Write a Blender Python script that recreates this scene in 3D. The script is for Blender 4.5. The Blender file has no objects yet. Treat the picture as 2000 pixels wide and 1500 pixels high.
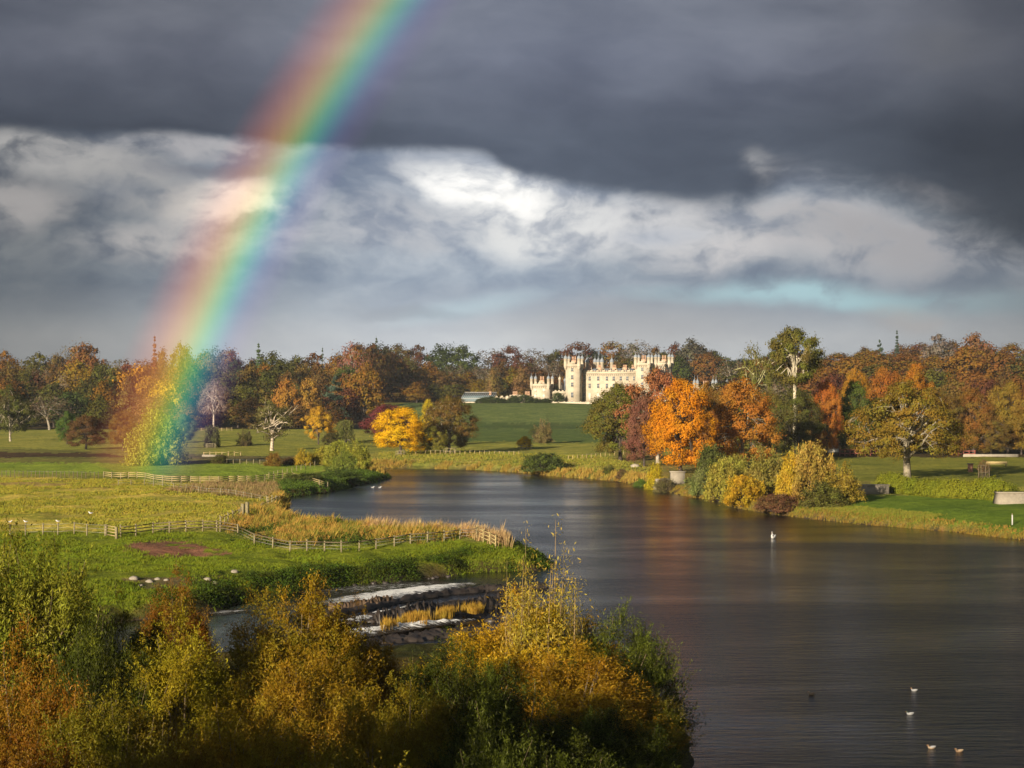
import bpy, math, random
import numpy as np
from mathutils import Vector, Matrix

S = bpy.context.scene
COL = S.collection
R = math.radians
F = 3800.0            # focal length in photo pixels (photo is 2000 wide)
CAMZ = 19.0
HY = 760.0            # photo row of the horizon

# ---------------------------------------------------------------- camera
cam = bpy.data.cameras.new("camera"); camo = bpy.data.objects.new("camera", cam); COL.objects.link(camo)
cam.sensor_width = 36.0
cam.lens = F / 2000 * 36
cam.clip_start = 1.0; cam.clip_end = 20000
camo.location = (0, 0, CAMZ)
camo.rotation_euler = (R(90) + math.atan((HY - 750) / F), 0, 0)
S.camera = camo

# ---------------------------------------------------------------- exposure
S.view_settings.view_transform = 'Standard'; S.view_settings.look = 'None'
S.view_settings.exposure = 1.0; S.view_settings.gamma = 1.0
S.view_settings.use_curve_mapping = False
S.render.engine = 'CYCLES'
S.cycles.max_bounces = 6; S.cycles.diffuse_bounces = 2; S.cycles.glossy_bounces = 2
S.cycles.transmission_bounces = 3; S.cycles.transparent_max_bounces = 8; S.cycles.volume_bounces = 0
S.cycles.caustics_reflective = False; S.cycles.caustics_refractive = False
try:
    S.cycles.use_denoising = True
except Exception: pass

# ---------------------------------------------------------------- sun: behind the camera to the left, low
SUN_EL, ANTI_AZ = 14.0, 30.0                      # the antisolar point is ahead, 30 degrees to the right
sl = bpy.data.lights.new("sun", 'SUN'); so = bpy.data.objects.new("sun", sl); COL.objects.link(so)
sl.energy = 5.0; sl.angle = R(0.5); sl.color = (1.0, 0.86, 0.66)
raydir = Vector((math.sin(R(ANTI_AZ)) * math.cos(R(SUN_EL)), math.cos(R(ANTI_AZ)) * math.cos(R(SUN_EL)), -math.sin(R(SUN_EL))))
so.rotation_euler = raydir.to_track_quat('-Z', 'Y').to_euler()
so.location = (-200, -300, 200)

# ---------------------------------------------------------------- node helper
class G:
    """tiny expression builder over a node tree"""
    def __init__(s, nt): s.nt = nt; s.N = nt.nodes; s.L = nt.links
    def new(s, t, **kw):
        n = s.N.new(t)
        for k, v in kw.items(): setattr(n, k, v)
        return n
    def put(s, sock, v):
        if v is None: return
        if isinstance(v, bpy.types.NodeSocket): s.L.new(v, sock)
        else: sock.default_value = v
    def m(s, op, a, b=None, c=None, clamp=False):
        n = s.new('ShaderNodeMath', operation=op, use_clamp=clamp)
        s.put(n.inputs[0], a); s.put(n.inputs[1], b); s.put(n.inputs[2], c)
        return n.outputs[0]
    def add(s, a, b): return s.m('ADD', a, b)
    def sub(s, a, b): return s.m('SUBTRACT', a, b)
    def mul(s, a, b): return s.m('MULTIPLY', a, b)
    def vm(s, op, a, b=None):
        n = s.new('ShaderNodeVectorMath', operation=op)
        s.put(n.inputs[0], a); s.put(n.inputs[1], b)
        return n.outputs['Value'] if op in ('LENGTH', 'DOT_PRODUCT', 'DISTANCE') else n.outputs[0]
    def comb(s, x, y, z=0.0):
        n = s.new('ShaderNodeCombineXYZ'); s.put(n.inputs[0], x); s.put(n.inputs[1], y); s.put(n.inputs[2], z); return n.outputs[0]
    def sep(s, v):
        n = s.new('ShaderNodeSeparateXYZ'); s.put(n.inputs[0], v); return n.outputs
    def ss(s, x, a, b, lo=0.0, hi=1.0, smooth=True):
        n = s.new('ShaderNodeMapRange', interpolation_type='SMOOTHSTEP' if smooth else 'LINEAR')
        s.put(n.inputs[0], x); n.inputs[1].default_value = a; n.inputs[2].default_value = b
        s.put(n.inputs[3], lo); s.put(n.inputs[4], hi)
        return n.outputs[0]
    def mix(s, f, a, b, typ='RGBA', blend='MIX'):
        n = s.new('ShaderNodeMix', data_type=typ)
        if typ == 'RGBA': n.blend_type = blend; ia, ib, io = n.inputs[6], n.inputs[7], n.outputs[2]
        else: ia, ib, io = n.inputs[2], n.inputs[3], n.outputs[0]
        s.put(n.inputs[0], f)
        s.put(ia, a if not isinstance(a, tuple) or len(a) == 4 else (*a, 1)); s.put(ib, b if not isinstance(b, tuple) or len(b) == 4 else (*b, 1))
        return io
    def ramp(s, f, stops, interp='LINEAR'):
        n = s.new('ShaderNodeValToRGB'); cr = n.color_ramp; cr.interpolation = interp
        while len(cr.elements) < len(stops): cr.elements.new(0.5)
        for e, (p, c) in zip(cr.elements, stops):
            e.position = p; e.color = (*c, 1) if len(c) == 3 else c
        s.put(n.inputs[0], f); return n.outputs[0]
    def curve(s, x, pts, x0, x1, y0, y1):
        """piecewise smooth function of x through pts, via a float curve"""
        n = s.new('ShaderNodeFloatCurve'); cu = n.mapping.curves[0]
        t = s.m('DIVIDE', s.sub(x, x0), float(x1 - x0), clamp=True)
        q = [((a - x0) / (x1 - x0), (b - y0) / (y1 - y0)) for a, b in pts]
        while len(cu.points) < len(q): cu.points.new(0.5, 0.5)
        for p, (a, b) in zip(cu.points, q): p.location = (a, b)
        n.mapping.update()
        s.put(n.inputs[1], t)
        return s.add(s.mul(n.outputs[0], float(y1 - y0)), float(y0))
    def noise(s, vec, scale=1.0, detail=6.0, rough=0.55, dist=0.0, dim='3D', color=False):
        n = s.new('ShaderNodeTexNoise', noise_dimensions=dim)
        s.put(n.inputs['Vector'], vec); n.inputs['Scale'].default_value = scale
        n.inputs['Detail'].default_value = detail; n.inputs['Roughness'].default_value = rough
        n.inputs['Distortion'].default_value = dist
        return n.outputs['Color'] if color else n.outputs['Fac']

# ---------------------------------------------------------------- world: nishita sky behind a sheet of rain cloud
W = bpy.data.worlds.new("World"); S.world = W; W.use_nodes = True
W.node_tree.nodes.clear(); g = G(W.node_tree)
sky = g.new('ShaderNodeTexSky', sky_type='NISHITA', sun_disc=False)
sky.sun_elevation = R(SUN_EL); sky.sun_rotation = R(180 + ANTI_AZ)
tc = g.new('ShaderNodeTexCoord'); dx, dy, dz = g.sep(tc.outputs['Generated'])
az = g.m('ARCTAN2', dx, dy); el = g.m('ARCSINE', dz)
X = g.add(g.mul(az, 3870.0), 1000.0)         # sky chart: 1 unit = 1/3800 rad
Y = g.sub(HY, g.mul(el, 3800.0))
P0 = g.comb(g.mul(X, 1 / 400), g.mul(Y, 1 / 230), 0.0)
wn = g.noise(P0, 1.1, 6, 0.55, 0.0, color=True)
wx, wy, wz = g.sep(wn)
wxs = g.mul(g.sub(wx, 0.5), 240.0); wys = g.mul(g.sub(wy, 0.5), 130.0)
Xw = g.add(X, wxs); Yw = g.add(Y, wys)
PW = g.comb(g.mul(Xw, 1 / 300), g.mul(Yw, 1 / 150), 2.3)
n1 = g.noise(PW, 1.0, 10, 0.56, 0.0)               # billow
n2 = g.noise(g.comb(g.mul(Xw, 1 / 130), g.mul(Yw, 1 / 80), 7.0), 1.0, 12, 0.55, 0.0)
nb = g.noise(g.comb(g.mul(X, 1 / 900), g.mul(Y, 1 / 260), 4.0), 1.0, 4, 0.5)
def blob(cx, cy, rx, ry, a0=1.0, a1=0.0, X_=Xw, Y_=Yw, rot=0.0):
    ux = g.mul(g.sub(X_, cx), 1.0 / rx); uy = g.mul(g.sub(g.add(Y_, g.mul(g.sub(X_, cx), -rot)), cy), 1.0 / ry)
    r = g.vm('LENGTH', g.comb(ux, uy))
    return g.ss(r, a1, a0, 1.0, 0.0)
# background layer of far grey cloud and rain
yt = g.m('DIVIDE', Y, 760.0, clamp=True)
base = g.ramp(yt, [(0.0, (.18, .20, .25)), (0.34, (.25, .29, .36)), (0.42, (.29, .335, .41)), (0.60, (.37, .42, .485)), (0.72, (.30, .36, .44)),
                   (0.80, (.40, .45, .51)), (0.865, (.56, .585, .61)), (0.95, (.58, .60, .62)), (1.0, (.60, .61, .62))])
xg = g.curve(X, [(-600, .34), (0, .36), (250, .52), (600, .92), (900, 1.08), (1300, .86), (1700, .74), (2000, .52), (2600, .45)], -600, 2600, 0, 1.5)
base = g.mix(1.0, base, g.comb(xg, xg, xg), blend='MULTIPLY')
base = g.mix(1.0, base, g.ramp(n1, [(0.25, (.78, .80, .84)), (0.55, (1., 1., 1.)), (0.75, (1.22, 1.2, 1.16))]), blend='MULTIPLY')
mott = g.ss(Y, 640, 480)
base = g.mix(mott, base, g.mix(1.0, base, g.ramp(n2, [(0.34, (.60, .65, .75)), (0.5, (1., 1., 1.)), (0.64, (1.40, 1.32, 1.22))]), blend='MULTIPLY'))
# turquoise gaps
gap = g.mul(blob(1640, 583, 520, 40, 1.0, 0.1, g.add(X, wxs), g.add(Y, g.mul(wys, 0.8)), rot=0.03), g.ss(n2, .30, .52, .35, 1.0))
gap2 = blob(920, 598, 230, 34, 1.0, 0.0, X, g.add(Y, g.mul(wys, 0.3)), rot=-0.18)
gap3 = blob(640, 330, 330, 60, 1.0, 0.0)
c = g.mix(g.mul(gap3, 0.55), base, (.15, .19, .27))
c = g.mix(g.mul(gap, 0.85), c, g.mix(g.ss(X, 1500, 2050), (.42, .64, .69), (.21, .31, .34)))
c = g.mix(g.mul(gap2, 0.6), c, (.50, .64, .70))
# warm grey shower and low pale cumulus over the trees
c = g.mix(g.mul(blob(1220, 640, 420, 85, 1.0, 0.1, X, Y), 0.55), c, (.375, .37, .375))
c = g.mix(g.mul(blob(1790, 615, 95, 45, 1.0, 0.3), g.ss(n2, .3, .6, .1, .6)), c, (.38, .36, .35))
c = g.mix(g.mul(blob(780, 610, 150, 20, 1.0, 0.2), 0.4), c, (.25, .28, .33))
# lit cumulus
def lit(cc, cx, cy, rx, ry, col, k, rot=0.0, lo=.30, hi=.62):
    f = g.mul(blob(cx, cy, rx, ry, 1.0, 0.25, rot=rot), k)
    f = g.mul(f, g.ss(n2, lo + .06, hi - .04, .22, 1.0))
    return g.mix(f, cc, col)
c = lit(c, 1560, 465, 460, 85, (.50, .49, .50), .95, rot=0.12)
c = lit(c, 1780, 490, 360, 62, (.36, .355, .37), .85, rot=0.13)
c = lit(c, 1180, 425, 360, 88, (.68, .68, .69), .95, rot=0.16)
c = lit(c, 1390, 500, 170, 48, (.62, .60, .60), .8)
c = lit(c, 1030, 430, 250, 100, (.80, .80, .79), .9)
c = lit(c, 940, 368, 185, 66, (1.1, 1.08, 1.04), 1.0, rot=0.22)
c = lit(c, 780, 440, 230, 70, (.56, .56, .58), .6)
c = lit(c, 700, 470, 200, 40, (.52, .53, .56), .6)
c = lit(c, 350, 480, 290, 58, (.50, .475, .46), .75, rot=-0.05)
c = lit(c, 430, 405, 165, 72, (.95, .84, .74), 1.0, rot=0.02)
c = lit(c, 110, 320, 300, 60, (.44, .43, .42), .85, rot=0.12)
c = lit(c, 240, 380, 240, 60, (.38, .375, .37), .7, rot=0.2)
c = lit(c, 420, 292, 330, 36, (.46, .45, .46), .8)
c = lit(c, 30, 410, 130, 70, (.40, .38, .37), .8)
c = g.mix(g.mul(blob(400, 340, 210, 24, 1.0, 0.1), .7), c, (.17, .18, .22))
c = g.mix(g.mul(blob(210, 385, 120, 34, 1.0, 0.1), .45), c, (.17, .195, .24))
c = g.mix(g.mul(blob(1290, 455, 110, 26, 1.0, 0.1), .5), c, (.36, .41, .50))
# dark sheet above, with a torn lower edge
edge = g.curve(X, [(-600, 250), (0, 268), (450, 276), (620, 292), (920, 300), (1000, 335), (1200, 372), (1420, 398), (1500, 385), (1560, 350), (1640, 365), (1800, 420), (1920, 470), (2050, 500), (2600, 520)], -600, 2600, 200, 560)
soft = g.curve(X, [(-600, 20), (0, 16), (900, 16), (1300, 20), (1500, 45), (1750, 60), (2600, 60)], -600, 2600, 0, 80)
dd = g.sub(edge, g.add(Y, g.add(g.mul(wys, 0.14), g.mul(g.mul(g.sub(n2, 0.5), soft), 1.6))))
dm = g.m('DIVIDE', dd, soft); dm = g.ss(dm, -0.9, 0.9)
darkc = g.ramp(g.m('DIVIDE', g.add(Y, g.mul(wys, .6)), 420.0, clamp=True), [(0.0, (.185, .205, .26)), (0.30, (.165, .185, .245)), (0.62, (.092, .112, .155)), (1.0, (.082, .104, .145))])
xd = g.curve(X, [(-600, .6), (0, .62), (400, .66), (950, 1.08), (1400, .92), (1700, .68), (2000, .42), (2600, .4)], -600, 2600, 0, 1.5)
darkc = g.mix(1.0, darkc, g.comb(xd, xd, xd), blend='MULTIPLY')
darkc = g.mix(1.0, darkc, g.ramp(n1, [(0.3, (.80, .81, .84)), (0.7, (1.22, 1.20, 1.17))]), blend='MULTIPLY')
nbx = g.noise(g.comb(g.mul(Xw, 1 / 700), g.mul(Yw, 1 / 200), 9.0), 1.0, 6, 0.5)
darkc = g.mix(1.0, darkc, g.ramp(nbx, [(0.3, (.70, .72, .76)), (0.5, (1, 1, 1)), (0.7, (1.38, 1.34, 1.28))]), blend='MULTIPLY')
c = g.mix(dm, c, darkc)
# torn wisps riding up over the dark sheet on the right
c = g.mix(g.mul(blob(1500, 325, 70, 42, 1.0, 0.0, rot=0.5), g.ss(n2, .35, .62, 0.1, .75)), c, (.40, .40, .41))
c = g.mix(g.mul(blob(1580, 365, 120, 55, 1.0, 0.0, rot=0.4), g.ss(n2, .35, .7, 0.1, .6)), c, (.36, .36, .38))
c = g.mix(g.mul(blob(1820, 400, 140, 34, 1.0, 0.0, rot=0.25), g.ss(n2, .35, .65, 0.1, .45)), c, (.30, .295, .31))
c = g.mix(g.mul(blob(1850, 110, 190, 70, 1.0, 0.0), g.ss(n1, .3, .7, .1, .6)), c, (.13, .135, .15))
# away from the shower (overhead, behind, aside) broken cloud over a nishita sky
far = g.m('MAXIMUM', g.ss(el, R(22), R(50)), g.ss(g.m('ABSOLUTE', az), R(50), R(100)))
cl = g.ss(n1, .42, .62)
other = g.mix(g.mul(cl, 0.6), g.mix(1.0, sky.outputs[0], (.05, .05, .05), blend='MULTIPLY'), (.04, .043, .05))
c = g.mix(g.ss(el, R(11.4), R(18)), c, (.018, .020, .027))  # unseen sky above the view, darkened to dim the water and ambient light
c = g.mix(1.0, c, (.5, .5, .5), blend='MULTIPLY')     # chart colours are display values at exposure 1
c = g.mix(far, c, other)
bg = g.new('ShaderNodeBackground'); g.put(bg.inputs[0], c); bg.inputs[1].default_value = 1.0
wo = g.new('ShaderNodeOutputWorld'); g.L.new(bg.outputs[0], wo.inputs[0])
W.cycles.sampling_method = 'MANUAL'; W.cycles.sample_map_resolution = 512

# ---------------------------------------------------------------- mesh + tagging helpers
def tag(o, label=None, cat=None, group=None, kind=None):
    if label: o['label'] = label
    if cat: o['category'] = cat
    if group: o['group'] = group
    if kind: o['kind'] = kind
    return o
def link(o, parent=None):
    COL.objects.link(o)
    if parent is not None: o.parent = parent
    return o
def empty(name, loc=(0, 0, 0), rz=0.0, parent=None):
    o = bpy.data.objects.new(name, None); o.empty_display_size = 0.3
    o.location = loc; o.rotation_euler = (0, 0, rz)
    return link(o, parent)
def np_mesh(name, V, Fc, mat=None, smooth=False, attrs=None):
    """V (n,3); Fc (m,k) index array, or list of such arrays"""
    me = bpy.data.meshes.new(name)
    V = np.asarray(V, np.float32)
    if not isinstance(Fc, list): Fc = [Fc]
    Fc = [np.asarray(f, np.int32) for f in Fc if len(f)]
    me.vertices.add(len(V)); me.vertices.foreach_set('co', V.ravel())
    nl = sum(f.size for f in Fc); npoly = sum(len(f) for f in Fc)
    me.loops.add(nl); me.loops.foreach_set('vertex_index', np.concatenate([f.ravel() for f in Fc]))
    me.polygons.add(npoly)
    tot = np.concatenate([np.full(len(f), f.shape[1], np.int32) for f in Fc])
    st = np.concatenate([[0], np.cumsum(tot)[:-1]]).astype(np.int32)
    me.polygons.foreach_set('loop_start', st)
    try: me.polygons.foreach_set('loop_total', tot)
    except Exception: pass
    if smooth: me.polygons.foreach_set('use_smooth', np.ones(npoly, bool))
    if attrs:
        for k, (typ, arr) in attrs.items():
            a = me.attributes.new(k, typ, 'POINT')
            a.data.foreach_set('value' if typ == 'FLOAT' else 'color' if typ == 'FLOAT_COLOR' else 'vector', np.asarray(arr, np.float32).ravel())
    me.update(); me.validate(verbose=False)
    if mat: me.materials.append(mat)
    return me
class MB:
    """collects shapes for ONE mesh"""
    def __init__(s): s.V = []; s.F4 = []; s.F3 = []; s.n = 0
    def _add(s, V, q=None, t=None):
        V = np.asarray(V, float)
        if q is not None and len(q): s.F4.append(np.asarray(q, int) + s.n)
        if t is not None and len(t): s.F3.append(np.asarray(t, int) + s.n)
        s.V.append(V); s.n += len(V); return s
    def box(s, x0, x1, y0, y1, z0, z1):
        V = [(x, y, z) for z in (z0, z1) for y in (y0, y1) for x in (x0, x1)]
        return s._add(V, [(0, 2, 3, 1), (4, 5, 7, 6), (0, 1, 5, 4), (2, 6, 7, 3), (0, 4, 6, 2), (1, 3, 7, 5)])
    def obox(s, c, half, rz=0.0, tilt=0.0):
        M = Matrix.Rotation(rz, 3, 'Z') @ Matrix.Rotation(tilt, 3, 'Y')
        V = [tuple(Vector(c) + M @ Vector((x * half[0], y * half[1], z * half[2]))) for z in (-1, 1) for y in (-1, 1) for x in (-1, 1)]
        return s._add(V, [(0, 2, 3, 1), (4, 5, 7, 6), (0, 1, 5, 4), (2, 6, 7, 3), (0, 4, 6, 2), (1, 3, 7, 5)])
    def beam(s, a, b, w, h):
        """box section from a to b"""
        a = np.array(a, float); b = np.array(b, float); d = b - a; L = np.linalg.norm(d) + 1e-9; d /= L
        sdir = np.cross(d, (0, 0, 1.0)); ns = np.linalg.norm(sdir); sdir = sdir / ns if ns > 1e-3 else np.array((1.0, 0, 0))
        u = np.cross(sdir, d)
        V = []
        for p in (a, b):
            for sx, sz in ((-1, -1), (1, -1), (1, 1), (-1, 1)): V.append(p + sdir * sx * w / 2 + u * sz * h / 2)
        return s._add(V, [(0, 1, 5, 4), (1, 2, 6, 5), (2, 3, 7, 6), (3, 0, 4, 7), (3, 2, 1, 0), (4, 5, 6, 7)])
    def tube(s, pts, rad, n=6, cap=True):
        pts = np.asarray(pts, float); k = len(pts)
        rad = np.broadcast_to(np.asarray(rad, float), (k,))
        T = np.gradient(pts, axis=0); T /= np.linalg.norm(T, axis=1)[:, None] + 1e-9
        ref = np.array((0.0, 0, 1)) if abs(T[0][2]) < 0.9 else np.array((1.0, 0, 0))
        V = []
        A = np.cross(T, ref); A /= np.linalg.norm(A, axis=1)[:, None] + 1e-9
        B = np.cross(T, A)
        ang = np.arange(n) * 2 * np.pi / n
        V = pts[:, None, :] + rad[:, None, None] * (np.cos(ang)[None, :, None] * A[:, None, :] + np.sin(ang)[None, :, None] * B[:, None, :])
        V = V.reshape(-1, 3)
        i = np.arange(k - 1)[:, None] * n; j = np.arange(n)[None, :]; j2 = (j + 1) % n
        q = np.stack([i + j, i + n + j, i + n + j2, i + j2], -1).reshape(-1, 4)
        s._add(V, q)
        if cap:
            c0 = len(V)
            s._add([pts[-1]], None, [( -n + jj, -n + (jj + 1) % n, 0) for jj in range(n)])
        return s
    def cyl(s, x, y, z0, z1, r0, r1=None, n=10):
        """closed lathe"""
        r1 = r0 if r1 is None else r1
        return s.lathe(x, y, [(0, z0), (r0, z0), (r1, z1), (0, z1)], n)
    def lathe(s, x, y, prof, n=10):
        V = []; k = len(prof)
        for r, z in prof:
            for a in range(n): V.append((x + r * math.cos(2 * math.pi * a / n), y + r * math.sin(2 * math.pi * a / n), z))
        q = [(i * n + a, i * n + (a + 1) % n, (i + 1) * n + (a + 1) % n, (i + 1) * n + a) for i in range(k - 1) for a in range(n)]
        return s._add(V, q)
    def prism(s, poly, z0, z1):
        """vertical prism over a convex xy polygon"""
        n = len(poly); V = [(x, y, z0) for x, y in poly] + [(x, y, z1) for x, y in poly]
        s._add(V, [(i, (i + 1) % n, n + (i + 1) % n, n + i) for i in range(n)], [(0, i + 1, i) for i in range(1, n - 1)] + [(n, n + i, n + i + 1) for i in range(1, n - 1)])
        return s
    def mesh(s, name, mat, smooth=False):
        F = []
        if s.F4: F.append(np.concatenate(s.F4))
        if s.F3: F.append(np.concatenate(s.F3))
        return np_mesh(name, np.concatenate(s.V), F, mat, smooth)
    def build(s, name, mat, parent=None, smooth=False):
        return link(bpy.data.objects.new(name, s.mesh(name, mat, smooth)), parent)

# ---------------------------------------------------------------- value noise in numpy
def _h(ix, iy, seed):
    v = np.sin(ix * 127.1 + iy * 311.7 + seed * 74.7) * 43758.5453
    return v - np.floor(v)
def vnoise(x, y, seed=0):
    ix = np.floor(x); iy = np.floor(y); fx = x - ix; fy = y - iy
    ux = fx * fx * (3 - 2 * fx); uy = fy * fy * (3 - 2 * fy)
    a = _h(ix, iy, seed); b = _h(ix + 1, iy, seed); c_ = _h(ix, iy + 1, seed); d = _h(ix + 1, iy + 1, seed)
    return (a * (1 - ux) + b * ux) * (1 - uy) + (c_ * (1 - ux) + d * ux) * uy
def fbm(x, y, oct=4, seed=0):
    t = 0; a = 0.5; s_ = 0
    for o in range(oct): t = t + a * vnoise(x * 2 ** o + o * 17.3, y * 2 ** o - o * 9.1, seed + o); s_ += a; a *= 0.5
    return t / s_
def sstep(x, a, b):
    t = np.clip((x - a) / (b - a), 0, 1); return t * t * (3 - 2 * t)

# ---------------------------------------------------------------- survey: photo point at height z -> plan
def at(px, py, z=0.0, push=0.0):
    d = F * (CAMZ - z) / (py - HY) + push
    return ((px - 1000) / F * d, d)
def inpoly(x, y, poly):
    poly = np.asarray(poly, float); res = np.zeros(np.shape(x), bool)
    n = len(poly); j = n - 1
    for i in range(n):
        xi, yi = poly[i]; xj, yj = poly[j]
        if yi != yj:
            c_ = ((yi > y) != (yj > y)) & (x < (xj - xi) * (y - yi) / (yj - yi) + xi)
            res ^= c_
        j = i
    return res
def segdist(x, y, pts, closed=True):
    pts = np.asarray(pts, float); best = np.full(np.shape(x), 1e18)
    n = len(pts)
    for i in range(n if closed else n - 1):
        ax, ay = pts[i]; bx, by = pts[(i + 1) % n]; ex, ey = bx - ax, by - ay; L = ex * ex + ey * ey + 1e-9
        t = np.clip(((x - ax) * ex + (y - ay) * ey) / L, 0, 1)
        best = np.minimum(best, (x - ax - t * ex) ** 2 + (y - ay - t * ey) ** 2)
    return np.sqrt(best)
RIV = [(p[0], p[1]) for p in [
    at(720, 915), at(800, 915), at(900, 917), at(1000, 922), at(1100, 932), at(1200, 939), at(1280, 953), at(1330, 968), at(1400, 979), at(1440, 993), at(1500, 1003),
    at(1560, 1011), at(1660, 1022), at(1750, 1030), at(1850, 1038), at(1930, 1048), at(2000, 1055), at(2300, 1095), at(2800, 1160), (140, 60), (150, -90),
    (12, -90), (12, 0), (9, 40), at(1348, 1640), at(1352, 1500), at(1352, 1440), at(1290, 1370), at(1150, 1318), at(1000, 1296), at(850, 1282), at(700, 1292),
    at(500, 1300), at(300, 1310), at(0, 1340), at(-600, 1390), at(-600, 1265), at(0, 1238), at(200, 1218), at(400, 1200), at(430, 1187), at(500, 1170), at(600, 1155),
    at(700, 1143), at(800, 1133), at(880, 1125), at(950, 1118), at(1040, 1114), at(1080, 1107), at(1092, 1095),
    at(1086, 1080, 1.2, 2), at(1050, 1066, 2.0, 3), at(1000, 1054, 2.2, 3), at(950, 1047, 2.4, 3), at(850, 1036, 2.7, 3), at(720, 1022, 3.0, 3), at(660, 1010, 3.3, 4), at(600, 995, 3.4, 4), at(562, 980, 3.2, 3),
    at(560, 972), at(600, 967), at(655, 960), at(700, 948), at(735, 942), at(768, 934), at(742, 925), at(718, 920)]]
MOUND = [at(400, 1022, 2.6), at(480, 1003, 3.2), at(540, 992, 3.6), at(610, 1002, 3.4), at(700, 1022, 3.1), at(850, 1038, 2.6), at(1000, 1056, 2.2)]
RIVn = np.array(RIV)
def river_sd(x, y):
    d = segdist(x, y, RIVn); ins = inpoly(x, y, RIVn)
    return np.where(ins, -d, d)
def height(x, y, sd=None):
    x = np.asarray(x, float); y = np.asarray(y, float)
    if sd is None: sd = river_sd(x, y)
    rag = (vnoise(x / 2.3, y / 3.1, 3) - .5) * 1.4
    sdr = sd + rag
    h = np.where(sdr < 0, np.maximum(sdr * 0.8, -1.5), 1.25 * sstep(sdr, 0, 2.2) + 0.75 * sstep(sdr, 1.5, 14))
    land = sstep(sdr, 0.5, 6)
    h = h + land * 1.5 * np.exp(-(segdist(x, y, MOUND, False) / 9.0) ** 2)
    h = h + land * (fbm(x / 22, y / 22, 3, 5) - .5) * 0.9 + land * (fbm(x / 3.2, y / 3.2, 2, 8) - .5) * (0.25 + .55 * sstep(300 - y, 40, 90) * sstep(20 - x, 0, 25))
    mw = sstep(-x, 8, 30) * (1 - sstep(y, 400, 460)) * sstep(sdr, 3, 10)
    h = h + mw * (fbm(x / 7, y / 9, 3, 15) - .5) * 1.0
    # castle terrace: the lawn rises to it
    tx = sstep(x + 0.10 * (y - 850), -62, -30)
    ter = 9.3 * sstep(y, 800, 985) * tx
    bg_ = 9.3 * sstep(y, 880, 1100) * (1 - tx)
    h = h + np.minimum(ter + bg_, 9.3)
    h = h + 26 * sstep(y, 1120, 1750)
    # wooded hill on the right
    hill = 11 * sstep(x - 0.02 * (y - 600), 45, 170) * sstep(y, 560, 1020)
    h = np.maximum(h, h + hill * (1 - sstep(h, 14, 40) * .5))
    # park behind the right bank
    h = h + 1.0 * sstep(x, 45, 75) * sstep(y, 290, 350) * (1 - sstep(y, 480, 600))
    return h
_D = np.concatenate([np.arange(55, 500, .5), np.arange(500, 2600, 3.0)])
def hit(px, py):
    """where the line of sight through a photo point meets the ground"""
    xs = (px - 1000) / F * _D; zr = CAMZ - (py - HY) / F * _D
    k = np.argmax(height(xs, _D) >= zr)
    if k == 0: k = len(_D) - 1
    d = float(_D[k]); x = float(xs[k]); return x, d, float(height(x, d))
def ground(x, y): return float(height(np.array([x]), np.array([y]))[0])
def pick(px, d):
    x = (px - 1000) / F * d; return x, d, ground(x, d)
def ztop(py, d): return CAMZ - (py - HY) / F * d

# ---------------------------------------------------------------- materials
def mat(name):
    m = bpy.data.materials.new(name); m.use_nodes = True; m.node_tree.nodes.clear(); return m, G(m.node_tree)
def out(gg, sh, vol=None):
    o = gg.new('ShaderNodeOutputMaterial')
    if sh is not None: gg.L.new(sh, o.inputs[0])
    if vol is not None: gg.L.new(vol, o.inputs[1])
def principled(gg, col, rough=0.8, spec=0.3, normal=None, metal=0.0):
    b = gg.new('ShaderNodeBsdfPrincipled'); gg.put(b.inputs['Base Color'], col if not isinstance(col, tuple) or len(col) == 4 else (*col, 1))
    gg.put(b.inputs['Roughness'], rough); b.inputs['Specular IOR Level'].default_value = spec; b.inputs['Metallic'].default_value = metal
    if normal is not None: gg.L.new(normal, b.inputs['Normal'])
    return b.outputs[0]
def bump(gg, h, dist=0.1, strength=1.0):
    b = gg.new('ShaderNodeBump'); b.inputs['Distance'].default_value = dist; b.inputs['Strength'].default_value = strength
    gg.L.new(h, b.inputs['Height']); return b.outputs[0]
def simple(name, col, rough=0.8, var=0.25, scale=3.0, spec=0.3, bumpd=0.02):
    m, q = mat(name); tc_ = q.new('ShaderNodeTexCoord').outputs['Object']
    n = q.noise(tc_, scale, 5, 0.6)
    lo = tuple(v * (1 - var) for v in col); hi = tuple(min(1, v * (1 + var)) for v in col)
    c_ = q.ramp(n, [(0.3, lo), (0.7, hi)])
    out(q, principled(q, c_, rough, spec, bump(q, n, bumpd))); return m

# ---------------------------------------------------------------- ground sheet
def fan_axis():
    a = [-180]; 
    def add(to, st):
        while a[-1] < to - 1e-6: a.append(min(to, a[-1] + st))
    add(-60, 6); add(-22, 1.0); add(-15.5, 0.25); add(15.5, 0.045); add(22, 0.25); add(60, 1.0); add(180, 6)
    return np.radians(np.array(a[:-1]))
AZ = fan_axis()
py_ = np.concatenate([[2400, 2200, 2000, 1850, 1700, 1600], np.arange(1550, 900, -1.5), np.arange(900, 800, -0.9), np.arange(800, 779, -0.7)])
RAD = np.concatenate([[6, 14, 24, 32, 38], F * 17.3 / (py_ - HY)])
RAD = np.concatenate([RAD[RAD < 1000], np.arange(1000, 1900, 7), [1950, 2050, 2200, 2400]]); RAD = np.unique(np.round(RAD, 2))
A_, R_ = np.meshgrid(AZ, RAD)
GX = (R_ * np.sin(A_)).ravel(); GY = (R_ * np.cos(A_)).ravel()
SD = river_sd(GX, GY); GZ = height(GX, GY, SD)
behind = sstep(-GY, -30, 10) * sstep(np.abs(GX + 0), 0, 25)
GZ = GZ + 0.0
PX = 1000 + F * GX / np.maximum(GY, 1); PY = HY + F * (CAMZ - GZ) / np.maximum(GY, 1)
front = GY > 20
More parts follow.
